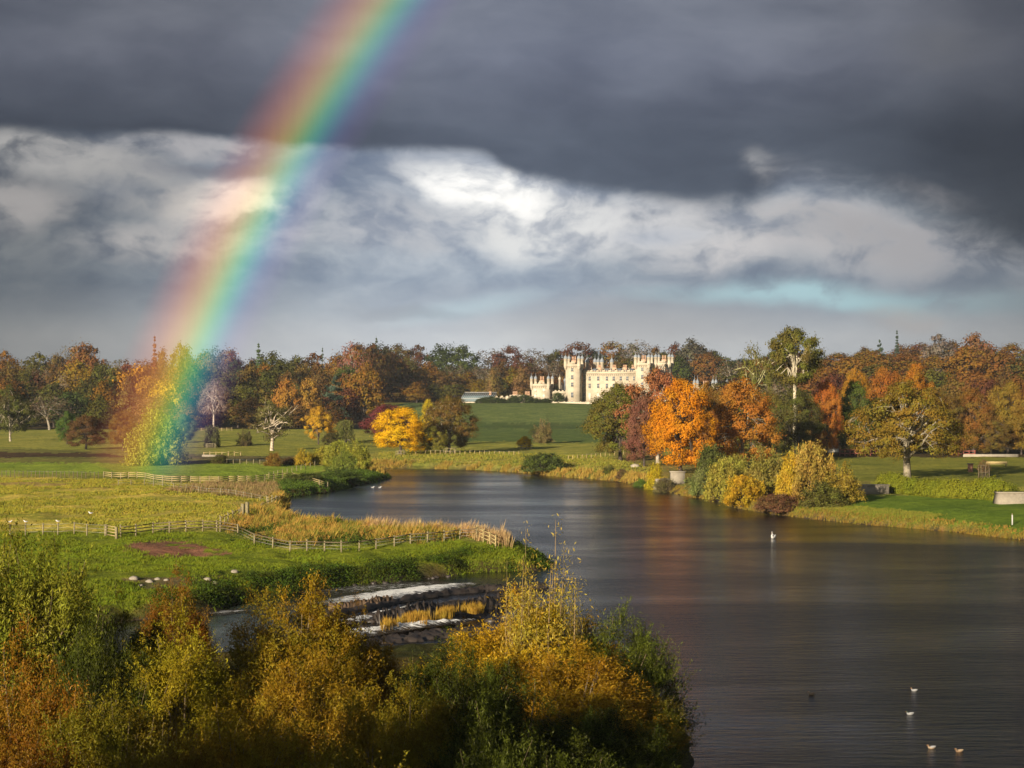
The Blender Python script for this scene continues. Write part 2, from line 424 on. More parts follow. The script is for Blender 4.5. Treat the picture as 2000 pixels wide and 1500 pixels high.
# regions (their own ground colours)
na = fbm(GX / 6, GY / 6, 4, 21); nc = fbm(GX / 30, GY / 45, 4, 31); nf = fbm(GX / 1.4, GY / 2.0, 3, 41)
PXn = PX + (na - .5) * 30; PYn = PY + (nf - .5) * 6 + (na - .5) * 5
C3 = lambda *v: np.array(v)
Gc = np.zeros((len(GX), 3)); 
def lay(mask, col, col2=None, n=None):
    global Gc
    m_ = np.clip(mask.astype(float), 0, 1)[:, None]
    cc = np.array(col)[None] if col2 is None else np.array(col)[None] * (1 - n[:, None]) + np.array(col2)[None] * n[:, None]
    Gc = Gc * (1 - m_) + cc * m_
one = np.ones(len(GX))
lay(one, (.19, .215, .035), (.30, .275, .06), nc)                                                  # pasture
def reg(poly, soft=None): return inpoly(PXn, PYn, poly) & front
lay(reg([(-500, 905), (445, 905), (600, 906), (640, 912), (560, 935), (200, 925), (-500, 930)]), (.19, .27, .03), (.25, .30, .04), nc)   # bright strip field
lay(reg([(-500, 925), (220, 935), (560, 945), (560, 985), (420, 1025), (200, 1040), (-500, 1040)]), (.27, .27, .035), (.48, .38, .08), sstep(na * .6 + nf * .4, .35, .65))   # meadow
lay(reg([(-500, 935), (230, 942), (230, 955), (-500, 950)]), (.36, .26, .08))
lay(reg([(-500, 1038), (430, 1038), (560, 1075), (900, 1055), (1100, 1075), (1100, 1120), (500, 1170), (300, 1260), (-500, 1300)]), (.12, .165, .012), (.19, .215, .018), na)   # promontory grass
lay(reg([(440, 1030), (480, 1005), (545, 975), (640, 998), (700, 1015), (990, 1050), (930, 1047), (860, 1054), (700, 1062), (600, 1062), (500, 1052)]), (.38, .25, .07), (.20, .17, .04), sstep(na, .4, .65))   # tall dry grass
lay(reg([(225, 1072), (262, 1060), (340, 1056), (395, 1060), (455, 1082), (400, 1088), (290, 1086)]) * sstep(nf * .6 + na * .4, .36, .44), (.19, .085, .055), (.25, .13, .08), nf)   # bare earth scar
lay(reg([(240, 1130), (330, 1126), (430, 1120), (480, 1140), (400, 1150), (260, 1150)]), (.16, .10, .06), (.10, .12, .03), nf)
lay(reg([(320, 960), (420, 942), (540, 943), (545, 962), (500, 975), (400, 965)]), (.36, .24, .12), (.18, .15, .06), na)   # brown dock patch
lay(reg([(-500, 868), (250, 880), (420, 888), (430, 905), (-500, 905)]), (.20, .17, .05), (.13, .15, .035), na)
lay(reg([(-500, 884), (190, 884), (260, 893), (-500, 895)]), (.07, .045, .025))                   # hedge shadow painted in as a dark strip
lay(reg([(340, 888), (700, 893), (720, 906), (430, 903)]), (.17, .12, .06), (.12, .13, .04), na)
# far bank: rough yellow grass
lay(reg([(720, 905), (760, 885), (900, 880), (1050, 885), (1180, 893), (1240, 905), (1240, 948), (1100, 930), (720, 918)]), (.34, .28, .07), (.21, .23, .04), sstep(na, .35, .6))
lay(reg([(640, 900), (720, 905), (770, 934), (690, 950), (560, 978), (560, 945), (620, 925)]), (.085, .125, .022), (.14, .165, .03), na)
# castle lawn
lay(reg([(640, 838), (700, 820), (790, 786), (1400, 786), (1400, 842)]), (.10, .14, .042), (.13, .165, .05), nc)
lay(reg([(860, 826), (1250, 826), (1250, 838), (860, 838)]), (.085, .095, .03), (.06, .11, .03), na)  # ditch shadow painted into the lawn as a darker band
lay(reg([(900, 838), (1250, 840), (1250, 865), (900, 862)]), (.085, .13, .035), (.11, .145, .04), nc)
# wood floors
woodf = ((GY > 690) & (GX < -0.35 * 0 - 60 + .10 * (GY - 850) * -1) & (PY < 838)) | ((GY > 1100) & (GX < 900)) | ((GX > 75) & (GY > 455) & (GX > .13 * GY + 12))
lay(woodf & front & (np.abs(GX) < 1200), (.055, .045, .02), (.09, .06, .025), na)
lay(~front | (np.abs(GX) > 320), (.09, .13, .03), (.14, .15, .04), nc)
# right bank
lay(reg([(1200, 880), (1480, 905), (1700, 905), (1700, 990), (1480, 1000), (1200, 950)]), (.17, .19, .035), (.24, .17, .06), na)
lay(reg([(1620, 893), (2400, 893), (2400, 950), (1980, 950), (1700, 940), (1620, 935)]), (.15, .17, .03), (.23, .22, .04), na)
lay(reg([(1420, 988), (1640, 968), (1780, 968), (1960, 978), (2500, 985), (2500, 1120), (1560, 1015)]), (.10, .165, .018), (.135, .195, .022), nc)   # golf green
lay(reg([(1500, 985), (1640, 990), (1830, 1005), (1740, 1022), (1900, 1035), (1740, 1032), (1560, 1012), (1470, 998)]), (.20, .22, .035), (.30, .22, .06), na)
# near bank under the willows
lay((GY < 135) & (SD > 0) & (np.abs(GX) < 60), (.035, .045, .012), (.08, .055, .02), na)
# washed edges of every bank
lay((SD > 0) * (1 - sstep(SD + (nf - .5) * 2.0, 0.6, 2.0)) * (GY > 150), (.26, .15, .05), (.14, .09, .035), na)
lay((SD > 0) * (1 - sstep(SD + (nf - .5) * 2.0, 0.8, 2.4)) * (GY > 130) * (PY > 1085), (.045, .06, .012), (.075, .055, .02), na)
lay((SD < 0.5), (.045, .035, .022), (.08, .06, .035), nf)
nR, nA = len(RAD), len(AZ)
i = np.arange(nR - 1)[:, None] * nA; j = np.arange(nA)[None, :]; j2 = (j + 1) % nA
FQ = np.stack([i + j, i + j2, i + nA + j2, i + nA + j], -1).reshape(-1, 4)
m_ground, q = mat("ground_grass")
gcn = q.new('ShaderNodeAttribute', attribute_name='gcol').outputs['Color']
oc = q.new('ShaderNodeTexCoord').outputs['Object']
na1 = q.noise(oc, 0.7, 8, 0.7); na2 = q.noise(oc, 0.12, 5, 0.6)
cmod = q.mix(1.0, gcn, q.ramp(na1, [(0.3, (.62, .66, .6)), (0.5, (1, 1, 1)), (0.72, (1.5, 1.38, 1.25))]), blend='MULTIPLY')
cmod = q.mix(1.0, cmod, q.ramp(na2, [(0.3, (.70, .76, .75)), (0.7, (1.34, 1.24, 1.15))]), blend='MULTIPLY')
out(q, principled(q, cmod, 0.95, 0.05, bump(q, na1, 0.8)))
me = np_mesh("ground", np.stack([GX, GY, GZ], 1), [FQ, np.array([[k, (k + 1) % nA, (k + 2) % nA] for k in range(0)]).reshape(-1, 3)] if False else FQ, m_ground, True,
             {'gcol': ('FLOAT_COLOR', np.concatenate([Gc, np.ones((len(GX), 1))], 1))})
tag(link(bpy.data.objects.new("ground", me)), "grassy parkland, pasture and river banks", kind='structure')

# ---------------------------------------------------------------- river
m_water, q = mat("river_water")
oc = q.new('ShaderNodeTexCoord').outputs['Object']
ox, oy, oz = q.sep(oc)
n_a = q.noise(q.comb(q.mul(ox, .22), q.mul(oy, .9), 0), 1.6, 6, 0.6, 0.3)
n_b = q.noise(q.comb(q.mul(ox, .02), q.mul(oy, .05), 0), 1.0, 4, 0.6, 0.5)     # cat's paws
amt = q.ss(n_b, .35, .65, .35, 1.0)
bb = q.new('ShaderNodeBump'); bb.inputs['Distance'].default_value = 0.16
q.put(bb.inputs['Strength'], amt); q.L.new(n_a, bb.inputs['Height'])
b = q.new('ShaderNodeBsdfPrincipled'); b.inputs['Base Color'].default_value = (.002, .003, .004, 1)
q.put(b.inputs['Roughness'], q.ss(n_b, .3, .7, .12, .24)); b.inputs['IOR'].default_value = 1.33
q.L.new(bb.outputs[0], b.inputs['Normal']); out(q, b.outputs[0])
wv = [(-420, -95, 0), (420, -95, 0), (420, 640, 0), (-420, 640, 0)]
# clip the sheet to a generous margin round the river
wm = np_mesh("river", wv, np.array([[0, 1, 2, 3]]), m_water)
tag(link(bpy.data.objects.new("river", wm)), "dark slow river reflecting the storm clouds", kind='structure')

# ================================================================ foliage
def foliage_mat(name, green, trans=0.35, nscale=0.35, lo=.55, hi=1.45, gloss=0.12):
    """leaf colour = the object's colour, drifting towards `green` by its alpha, each leaf a little different"""
    m, q = mat(name)
    oi_ = q.new('ShaderNodeObjectInfo')
    rn = q.new('ShaderNodeAttribute', attribute_name='rnd').outputs['Fac']
    geo = q.new('ShaderNodeNewGeometry').outputs['Position']
    n = q.noise(geo, nscale, 3, 0.6)
    f = q.mul(q.ss(q.add(n, q.mul(q.sub(rn, .5), .5)), .38, .66), oi_.outputs['Alpha'])
    c_ = q.mix(f, oi_.outputs['Color'], (*green, 1))
    br = q.add(q.mul(rn, hi - lo), lo)
    c_ = q.mix(1.0, c_, q.comb(br, q.mul(br, q.add(q.mul(q.sub(n, .5), .5), 1.0)), br), blend='MULTIPLY')
    d = q.new('ShaderNodeBsdfDiffuse'); q.L.new(c_, d.inputs[0])
    t = q.new('ShaderNodeBsdfTranslucent'); q.L.new(c_, t.inputs[0])
    mx = q.new('ShaderNodeMixShader'); mx.inputs[0].default_value = trans
    q.L.new(d.outputs[0], mx.inputs[1]); q.L.new(t.outputs[0], mx.inputs[2])
    gl = q.new('ShaderNodeBsdfGlossy'); gl.inputs['Roughness'].default_value = 0.45; gl.inputs[0].default_value = (.75, .7, .5, 1)
    m2 = q.new('ShaderNodeMixShader'); m2.inputs[0].default_value = gloss * .35
    q.L.new(mx.outputs[0], m2.inputs[1]); q.L.new(gl.outputs[0], m2.inputs[2])
    out(q, m2.outputs[0]); return m
M_leaf = foliage_mat("leaves_broadleaf", (.10, .115, .018), nscale=.22, lo=.62, hi=1.2, trans=.25, gloss=0.0)
M_needle = foliage_mat("needles", (.05, .07, .02), trans=.1, nscale=.3, gloss=0.0)
M_willow = foliage_mat("leaves_willow", (.10, .12, .012), trans=.22, nscale=.5, lo=.2, hi=1.5, gloss=.03)
m, q = mat("bark")
oi_ = q.new('ShaderNodeObjectInfo'); n = q.noise(q.new('ShaderNodeTexCoord').outputs['Object'], 1.5, 5, .65)
out(q, principled(q, q.mix(1.0, oi_.outputs['Color'], q.ramp(n, [(.35, (.45, .45, .42)), (.6, (1.2, 1.2, 1.2))]), blend='MULTIPLY'), .9, .1))
M_bark = m

def leaves(P, N, size, rng, asp=1.0, T=None, jit=.5):
    """one quad per point P with normal about N; T = direction of the leaf's length"""
    n = len(P)
    N = N / (np.linalg.norm(N, axis=1)[:, None] + 1e-9)
    if T is None: T = rng.normal(size=(n, 3))
    U = T - N * (T * N).sum(1)[:, None]; U /= np.linalg.norm(U, axis=1)[:, None] + 1e-9
    Wd = np.cross(N, U)
    s = size * (1 - jit / 2 + jit * rng.random(n))[:, None]
    a = U * s * .5; b = Wd * s * .5 / asp
    V = np.stack([P - a, P + b * .9 - a * .1, P + a, P - b * .9 + a * .1], 1).reshape(-1, 3)
    Fq = np.arange(n * 4).reshape(-1, 4)
    return V, Fq
def crown_mesh(name, V, Fq, rnd, mat_):
    return np_mesh(name, V, Fq, mat_, False, {'rnd': ('FLOAT', np.repeat(rnd, 4))})
def sphere_dirs(rng, n):
    v = rng.normal(size=(n, 3)); return v / np.linalg.norm(v, axis=1)[:, None]

def broad(seed, H=20., crown_lo=.22, W=8., K=70, L=200, leaf=.42, cr=1.7, prof='round', limbs=7, shell=.75, lump=.35, trunk_r=.45, limb_r=.22, tw=True, gap=0.0, bare=0):
    rng = np.random.default_rng(seed)
    z0 = H * crown_lo
    fns = {'round': lambda t: np.sqrt(np.clip(1 - (2 * t - .85) ** 2 / 1.35 ** 2 * 1.0, 0, 1)) * (0.75 + .25 * np.sin(t * 3.1)) * np.clip((1.0 - t) * 5, 0, 1) ** .5,
           'dome': lambda t: np.sqrt(np.clip(1 - t ** 2.6, 0, 1)) * (.72 + .28 * np.clip(t * 4, 0, 1)),
           'cone': lambda t: (1 - t) ** .8 * np.clip(t * 8, .3, 1),
           'umb': lambda t: np.clip(t * 1.3 + .35, 0, 1) * np.sqrt(np.clip(1.02 - t ** 3, 0, 1)),
           'col': lambda t: np.sqrt(np.clip(1 - (2 * t - 1) ** 4, 0, 1))}
    f = fns[prof]
    ph = rng.random(6) * 6.28
    C_ = []; tries = 0
    while len(C_) < K and tries < K * 40:
        tries += 1
        t = rng.random() ** .85; a = rng.random() * 6.283
        lobe = 1 + lump * (.5 * math.sin(2 * a + ph[0] + t * 3) + .5 * math.sin(3 * a + ph[1] - t * 5) + .4 * math.sin(5 * a + ph[2] + 7 * t)) * .6
        rr = float(f(np.array(t))) * W * .5 * lobe
        k = shell + (1 - shell) * rng.random() if rng.random() < .8 else rng.random() ** .5
        rr *= k
        p = np.array([rr * math.cos(a), rr * math.sin(a), z0 + t * (H - z0) * (.93 + .07 * math.sin(3 * a + ph[3])) - cr * .5 * t])
        if all(np.linalg.norm(p - c_) > cr * .62 for c_ in C_): C_.append(p)
    C_ = np.array(C_)
    if gap > 0:
        g3 = np.sin(C_[:, 0] * .7 + ph[4]) * np.sin(C_[:, 2] * .6 + ph[5]) + np.sin(C_[:, 1] * .8)
        C_ = C_[g3 < np.quantile(g3, 1 - gap)]
    # limbs
    mb = MB(); lean = rng.normal(size=2) * .35
    zt = z0 + (H - z0) * .45
    tp = np.array([[0, 0, -.6], [lean[0] * .1, lean[1] * .1, z0 * .35], [lean[0] * .5, lean[1] * .5, z0], [lean[0] * 1.2, lean[1] * 1.2, zt]])
    mb.tube(tp, [trunk_r * 1.25, trunk_r, trunk_r * .85, trunk_r * .4], 8)
    order = np.argsort(-np.linalg.norm(C_ - np.array([0, 0, z0]), axis=1))
    nodes = [tuple(tp[2]), tuple((tp[2] + tp[3]) / 2), tuple(tp[3])]
    lim = []
    for ii in range(min(limbs, len(order))):
        c_ = C_[order[(ii * 3) % len(order)]]
        b0 = tp[2] + (tp[3] - tp[2]) * (rng.random() * .9 - .15)
        m1 = b0 * .55 + c_ * .45 + np.array([0, 0, .06 * H * (rng.random() - .2)]) + rng.normal(size=3) * .4
        m2 = b0 * .25 + c_ * .75 + rng.normal(size=3) * .45
        pts = np.array([b0, m1, m2, c_]); mb.tube(pts, [limb_r, limb_r * .75, limb_r * .5, limb_r * .22], 5)
        for w in (.3, .6): pass
        lim += [m1, (m1 + m2) / 2, m2, c_]
    lim = np.array(lim) if lim else tp
    if tw:
        for c_ in C_:
            k = np.argmin(np.linalg.norm(lim - c_, axis=1)); a = lim[k]
            mm = (a + c_) / 2 + rng.normal(size=3) * .3
            mb.tube([a, mm, c_], [limb_r * .45, limb_r * .3, limb_r * .12], 4, False)
    for bi in range(bare):      # dead pale branches reaching beyond the leaves
        a0 = rng.random() * 6.28; b0 = lim[rng.integers(len(lim))] * .7 + tp[2] * .3
        e_ = np.array([math.cos(a0) * W * .55, math.sin(a0) * W * .55, z0 + rng.random() * (H - z0) * .9])
        mid = (b0 + e_) / 2 + rng.normal(size=3) * .8
        mb.tube([b0, mid, e_], [limb_r * .8, limb_r * .5, .04], 5)
        for _ in range(3):
            s0 = mid + (e_ - mid) * rng.random(); mb.tube([s0, s0 + rng.normal(size=3) * 1.1 + np.array([0, 0, .8])], [limb_r * .3, .03], 4)
    # leaf sprays
    if L > 0 and len(C_):
        n = len(C_) * L
        cs = np.repeat(C_, L, 0); d = sphere_dirs(rng, n)
        rr = np.repeat(cr * (.65 + .6 * rng.random(len(C_))), L)[:, None]
        rad = rng.random(n)[:, None] ** .42
        off = d * rad * rr * np.array([1.0, 1.0, .72]) * np.where(rng.random(n) < .28, 1.35 + .5 * rng.random(n), 1.0)[:, None]
        # lumps inside the clump
        P = cs + off
        cn = cs - np.array([0, 0, z0 + (H - z0) * .4]); cn /= np.linalg.norm(cn, axis=1)[:, None] + 1e-6
        N = d * .9 + cn * .6 + rng.normal(size=(n, 3)) * .38 + np.array([0, 0, .15])
        V, Fq = leaves(P, N, leaf, rng, 1.15)
        rnd = np.clip(np.repeat(rng.random(len(C_)), L) * .5 + rng.random(n) * .5, 0, 1)
    else:
        V, Fq, rnd = np.zeros((4, 3)), np.array([[0, 1, 2, 3]]), np.zeros(1)
    return dict(H=H, W=W, trunk=mb.mesh('trunk', M_bark, True), crown=crown_mesh('crown', V, Fq, rnd, M_leaf))

def conifer(seed, H=22., W=8., tiers=16, gaps=.15, leaf=.5, droop=.25, base=.1, power=.9, n_per=90, flat=False):
    rng = np.random.default_rng(seed); mb = MB(); Ps = []; Ns = []; Rn = []
    mb.tube([[0, 0, -.5], [0, 0, H * .5], [.1, 0, H]], [.35, .22, .03], 6)
    for k in range(tiers):
        t = base + (1 - base) * (k + rng.random() * .6) / tiers
        R0 = W * .5 * (1 - t) ** power * (.75 + .5 * rng.random()) if not flat else W * .5 * (1 - t ** 3) * (.6 + .5 * rng.random())
        nb_ = 6 if not flat else 4
        for b_ in range(nb_):
            if rng.random() < gaps: continue
            a = b_ * 6.283 / nb_ + rng.random() * .8; r1 = R0 * (.7 + .5 * rng.random())
            z = t * H; e_ = np.array([math.cos(a) * r1, math.sin(a) * r1, z - droop * r1 + (0.0 if not flat else rng.random())])
            mb.tube([[0, 0, z], (np.array([0, 0, z]) + e_) / 2 + [0, 0, .1 * r1], e_], [.09, .06, .02], 4, False)
            n = int(n_per * (.3 + r1 / W))
            u = rng.random(n) ** .7
            p = np.array([0, 0, z]) * (1 - u[:, None]) + e_ * u[:, None]
            sp = .16 * r1 + .12
            p += rng.normal(size=(n, 3)) * np.array([sp, sp, .10 * r1 * (.5 if flat else 1) + .1])
            Ps.append(p); Ns.append(rng.normal(size=(n, 3)) * .6 + np.array([math.cos(a), math.sin(a), .9])); Rn.append(np.clip(rng.random() * .5 + rng.random(n) * .5, 0, 1))
    P = np.concatenate(Ps); V, Fq = leaves(P, np.concatenate(Ns), leaf, rng, 1.6)
    return dict(H=H, W=W, trunk=mb.mesh('trunk', M_bark, True), crown=crown_mesh('crown', V, Fq, np.concatenate(Rn), M_needle))

def shoots(seed, H=6., W=7., ns=160, L=260, ll=.16, lw=.05, start=.25, up=.55, lump=.25, stems=50, spray=.28, spread=.25, mat_=None, whips=0, droop=0.0, low=.0):
    """a willow-like bush: arching shoots from a wide stool, leaves set along them"""
    rng = np.random.default_rng(seed); ph = rng.random(6) * 6.28
    mb = MB(); Ps = []; Ts = []; Ns = []; Rn = []
    for k in range(ns + whips):
        a = rng.random() * 6.283
        e = math.asin(low + (1 - low) * rng.random()) if rng.random() < up else rng.random() * .9
        rr = 1 + lump * (.6 * math.sin(3 * a + ph[0] + 2 * e) + .5 * math.sin(5 * a + ph[1] - 3 * e) + .35 * math.sin(9 * a + ph[2] + 6 * e) + .3 * rng.normal())
        if k < ns: rr *= .72 + .28 * rng.random() ** .5
        wh = k >= ns
        if wh: e = 1.0 + .5 * rng.random(); rr = 1.1 + .35 * rng.random()
        end = np.array([math.cos(a) * math.cos(e) * W * .5 * rr, math.sin(a) * math.cos(e) * W * .5 * rr, max(.25, math.sin(e) * H * rr)])
        b0 = np.array([math.cos(a) * W * spread * .5 * rng.random(), math.sin(a) * W * spread * .5 * rng.random(), -.2])
        c_ = b0 * .45 + end * .55 + np.array([0, 0, .22 * H * math.cos(e)])
        t = np.linspace(0, 1, 6)[:, None]
        cur = (1 - t) ** 2 * b0 + 2 * t * (1 - t) * c_ + t ** 2 * end
        cur[:, 2] -= droop * t[:, 0] ** 4 * H * .3
        if k < stems or wh: mb.tube(cur, np.linspace(.05, .012, 6) * (1 if not wh else .6), 4, False)
        n = L if not wh else L // 2
        u = start + (1 - start) * rng.random(n) ** .75
        seg = u * 5; i0 = np.minimum(seg.astype(int), 4); f_ = (seg - i0)[:, None]
        P = cur[i0] * (1 - f_) + cur[i0 + 1] * f_; T = cur[i0 + 1] - cur[i0]; T /= np.linalg.norm(T, axis=1)[:, None]
        sp = spray * (1.15 - u[:, None] * .75) * (1 if not wh else .4)
        P = P + rng.normal(size=(n, 3)) * sp
        Ps.append(P); Ts.append(T * .9 + rng.normal(size=(n, 3)) * .6 - np.array([0, 0, droop * 1.2]))
        dirn = P / (np.linalg.norm(P, axis=1)[:, None] + .1)
        Ns.append(dirn * .5 + rng.normal(size=(n, 3)) * .6 + np.array([0, 0, .2]))
        Rn.append(np.clip(rng.random() * .45 + rng.random(n) * .55, 0, 1))
    P = np.concatenate(Ps); V, Fq = leaves(P, np.concatenate(Ns), ll, rng, ll / lw, np.concatenate(Ts))
    V[:, 2] = np.maximum(V[:, 2], -.1)
    return dict(H=H, W=W, trunk=mb.mesh('stems', M_bark, True), crown=crown_mesh('foliage', V, Fq, np.concatenate(Rn), mat_ or M_willow), bush=True)

def bushy(seed, H=8., W=9., lobes=6, K=420, L=130, ll=.19, lw=.058, sig=.30, tips=320, tipl=.8, mat_=None, fl=.0):
    """a dense rounded thicket: overlapping leafy domes with fine shoots breaking the outline"""
    rng = np.random.default_rng(seed); mb = MB()
    LB = [(np.zeros(2), W * .33, H)]
    for i in range(lobes):
        a = 6.283 * i / lobes + rng.random(); rr = W * (.20 + .10 * rng.random())
        LB.append((np.array([math.cos(a), math.sin(a)]) * rr, W * (.20 + .09 * rng.random()), H * (.55 + .33 * rng.random())))
    C_, O_ = [], []
    while len(C_) < K:
        c0, r0, h0 = LB[rng.integers(len(LB))]
        a = rng.random() * 6.283; e = math.asin(rng.random() ** .8 * (1 - fl) + fl * rng.random())
        d = np.array([math.cos(a) * math.cos(e), math.sin(a) * math.cos(e), math.sin(e)])
        k = .80 + .24 * rng.random() + .10 * math.sin(4 * a + 5 * e + seed)
        p = np.array([c0[0] + d[0] * r0 * k, c0[1] + d[1] * r0 * k, d[2] * h0 * k])
        ins = 0
        for (c1, r1, h1) in LB:
            q_ = ((p[0] - c1[0]) / r1) ** 2 + ((p[1] - c1[1]) / r1) ** 2 + (p[2] / h1) ** 2
            if q_ < .55: ins += 1
        if ins and rng.random() < .85: continue
        C_.append(p); O_.append(d)
    C_ = np.array(C_); O_ = np.array(O_)
    n = K * L; cs = np.repeat(C_, L, 0); od = np.repeat(O_, L, 0)
    sg = np.repeat(sig * (.6 + .9 * rng.random(K)), L)[:, None]
    P = cs + rng.normal(size=(n, 3)) * sg + od * rng.normal(size=(n, 1)) * sg * .5
    T_ = od * .6 + rng.normal(size=(n, 3)) * .55 + np.array([0, 0, .45]); N_ = od * .55 + rng.normal(size=(n, 3)) * .6 + np.array([0, 0, .2])
    rc = np.repeat(rng.random(K), L) * .5 + rng.random(n) * .5
    Ps, Ts, Ns, Rn = [P], [T_], [N_], [rc]
    for k in range(tips):
        i = rng.integers(K); d = O_[i] * .7 + np.array([0, 0, .75]) + rng.normal(size=3) * .22; d /= np.linalg.norm(d)
        ln = tipl * (.5 + rng.random()); m_ = 26; u = rng.random(m_)
        p = C_[i] + d * ln * u[:, None] + rng.normal(size=(m_, 3)) * .07
        Ps.append(p); Ts.append(d + rng.normal(size=(m_, 3)) * .45); Ns.append(O_[i] * .6 + rng.normal(size=(m_, 3)) * .6); Rn.append(.4 + .6 * rng.random(m_))
        if k < 60: mb.tube([C_[i], C_[i] + d * ln], [.02, .008], 4, False)
    for k in range(46):
        i = rng.integers(K); e_ = C_[i]; b0 = np.array([e_[0] * .15, e_[1] * .15, -.3]); mm = b0 * .4 + e_ * .6 + np.array([0, 0, H * .08])
        mb.tube([b0, mm, e_], [.09, .055, .02], 5, False)
    P = np.concatenate(Ps); V, Fq = leaves(P, np.concatenate(Ns), ll, rng, ll / lw, np.concatenate(Ts))
    V[:, 2] = np.maximum(V[:, 2], -.2)
    return dict(H=H, W=W, trunk=mb.mesh('stems', M_bark, True), crown=crown_mesh('foliage', V, Fq, np.clip(np.concatenate(Rn), 0, 1), mat_ or M_willow), bush=True)

PALE, GREY, DARK = (.34, .29, .22), (.22, .19, .15), (.07, .055, .045)
def plant(proto, x, y, h, w, col, mixg=.3, bark=DARK, name='broadleaf_tree', label='', cat='tree', group=None, rz=None, z=None, sink=0.0):
    """stand a copy of a prototype (trunk and crown as its parts) on the ground"""
    z = ground(x, y) if z is None else z
    o = empty(name, (x, y, z - sink), random.random() * 6.28 if rz is None else rz)
    o.scale = (w / proto['W'], w / proto['W'], (h + sink) / proto['H'])
    tag(o, label, cat, group)
    t = link(bpy.data.objects.new('stems' if proto.get('bush') else 'trunk', proto['trunk']), o); t.color = (*bark, 1)
    c_ = link(bpy.data.objects.new('foliage' if proto.get('bush') else 'crown', proto['crown']), o); c_.color = (*col, mixg)
    return o
def tree(proto, px, base, top, wpx, col, mixg=.3, bark=DARK, d=None, **kw):
    """stand it where the photo shows it: base row (or distance d), top row, width in photo pixels"""
    if d is None: x, y, z = hit(px, base)
    else: x, y, z = pick(px, d)
    return plant(proto, x, y, ztop(top, y) - z, wpx / F * y, col, mixg, bark, z=z, **kw)
random.seed(5)
# ---- prototypes
FARP = [broad(100 + k, 20, .12, 15, K=46, L=75, leaf=.85, cr=2.5, prof=['dome', 'round', 'umb', 'dome', 'round', 'cone'][k], limbs=5, lump=.4, trunk_r=.4, limb_r=.2, tw=False) for k in range(6)]
FARB = [broad(130 + k, 20, .30, 13, K=46, L=26, leaf=.6, cr=2.2, prof=['umb', 'dome'][k], limbs=9, lump=.3, trunk_r=.35, limb_r=.2, tw=True) for k in range(2)]
MIDP = [broad(200 + k, 20, .10, 15, K=150, L=230, leaf=.33, cr=1.5, prof=['dome', 'round', 'dome'][k], limbs=10, lump=.45, trunk_r=.45, limb_r=.22, gap=.12) for k in range(3)]
MIDG = [broad(230 + k, 20, .16, 17, K=105, L=170, leaf=.42, cr=1.6, prof=['dome', 'umb', 'round'][k], limbs=14, lump=.6, trunk_r=.42, limb_r=.20, gap=.22, shell=.6, bare=1) for k in range(3)]
STAG = [broad(260 + k, 20, .22, 16, K=46, L=110, leaf=.5, cr=1.8, prof='umb', limbs=14, lump=.6, trunk_r=.6, limb_r=.27, gap=.2, shell=.45, bare=7) for k in range(2)]
BARE = broad(280, 20, .3, 13, K=110, L=34, leaf=.35, cr=1.6, prof='dome', limbs=16, trunk_r=.38, limb_r=.16, bare=3)
SPIRE = [conifer(300, 24, 7, 20, .12), conifer(301, 24, 8.5, 15, .3, droop=.1)]
CEDAR = conifer(310, 20, 20, 9, .25, leaf=.7, droop=.02, base=.12, n_per=500, flat=True)
BUSHM = [bushy(400, 5, 6, 5, 170, 80, .28, .13, .26, 90, .6), bushy(401, 5, 6, 4, 170, 80, .28, .13, .26, 90, .8), shoots(402, 5, 6, 190, 90, .28, .12, lump=.25, stems=40, spray=.36)]
HEDGEP = broad(420, 2.6, .02, 5.2, K=60, L=150, leaf=.20, cr=.75, prof='dome', limbs=4, lump=.15, trunk_r=.15, limb_r=.06, tw=False, shell=.85)

# ================================================================ far woods
WCOL = [(.20, .085, .022), (.25, .115, .02), (.16, .09, .028), (.14, .060, .022), (.12, .105, .022), (.29, .135, .02), (.085, .08, .02), (.055, .075, .02), (.19, .12, .03), (.15, .055, .032), (.30, .18, .02)]
WNAME = ['rust brown', 'copper', 'dull brown', 'dark russet', 'olive', 'orange brown', 'dark olive', 'dark green', 'tan', 'purplish brown', 'golden brown']
CNT = {}
def wood_row(d0, x0, x1, tops, step, grp, where, protos=FARP, colw=None, jit=.35, dj=14, wk=1.35, bareP=.08):
    px = x0
    while px < x1:
        d = d0 + random.uniform(-dj, dj)
        p_ = px + random.uniform(-jit, jit) * step / d * F * .5
        k = random.choices(range(len(WCOL)), weights=colw)[0]
        tv = np.interp(p_, [a for a, b in tops], [b for a, b in tops]) + random.uniform(-9, 11)
        x, y, z = pick(p_, d); h = ztop(tv, d) - z
        if h > 5:
            pr = random.choice(protos); bk = DARK
            lab = f"{WNAME[k]} broadleaf tree {where}"; m_ = random.uniform(.0, .55)
            col = WCOL[k]
            if random.random() < bareP: pr = random.choice(FARB); bk = GREY; lab = f"thin grey-limbed tree {where}"; col = (.16, .11, .07)
            v = random.uniform(.7, 1.1) * (.72 if 'castle' in where else .92)
            sp = next((nm for lo, hi, nm in SPOTS if lo <= p_ < hi), '')
            lab = lab + sp
            plant(pr, x, y, h, step * wk * random.uniform(.9, 1.25), tuple(c_ * v for c_ in col), m_, bk, label=lab, group=grp, z=z)
        px += step / d0 * F * random.uniform(.8, 1.15)
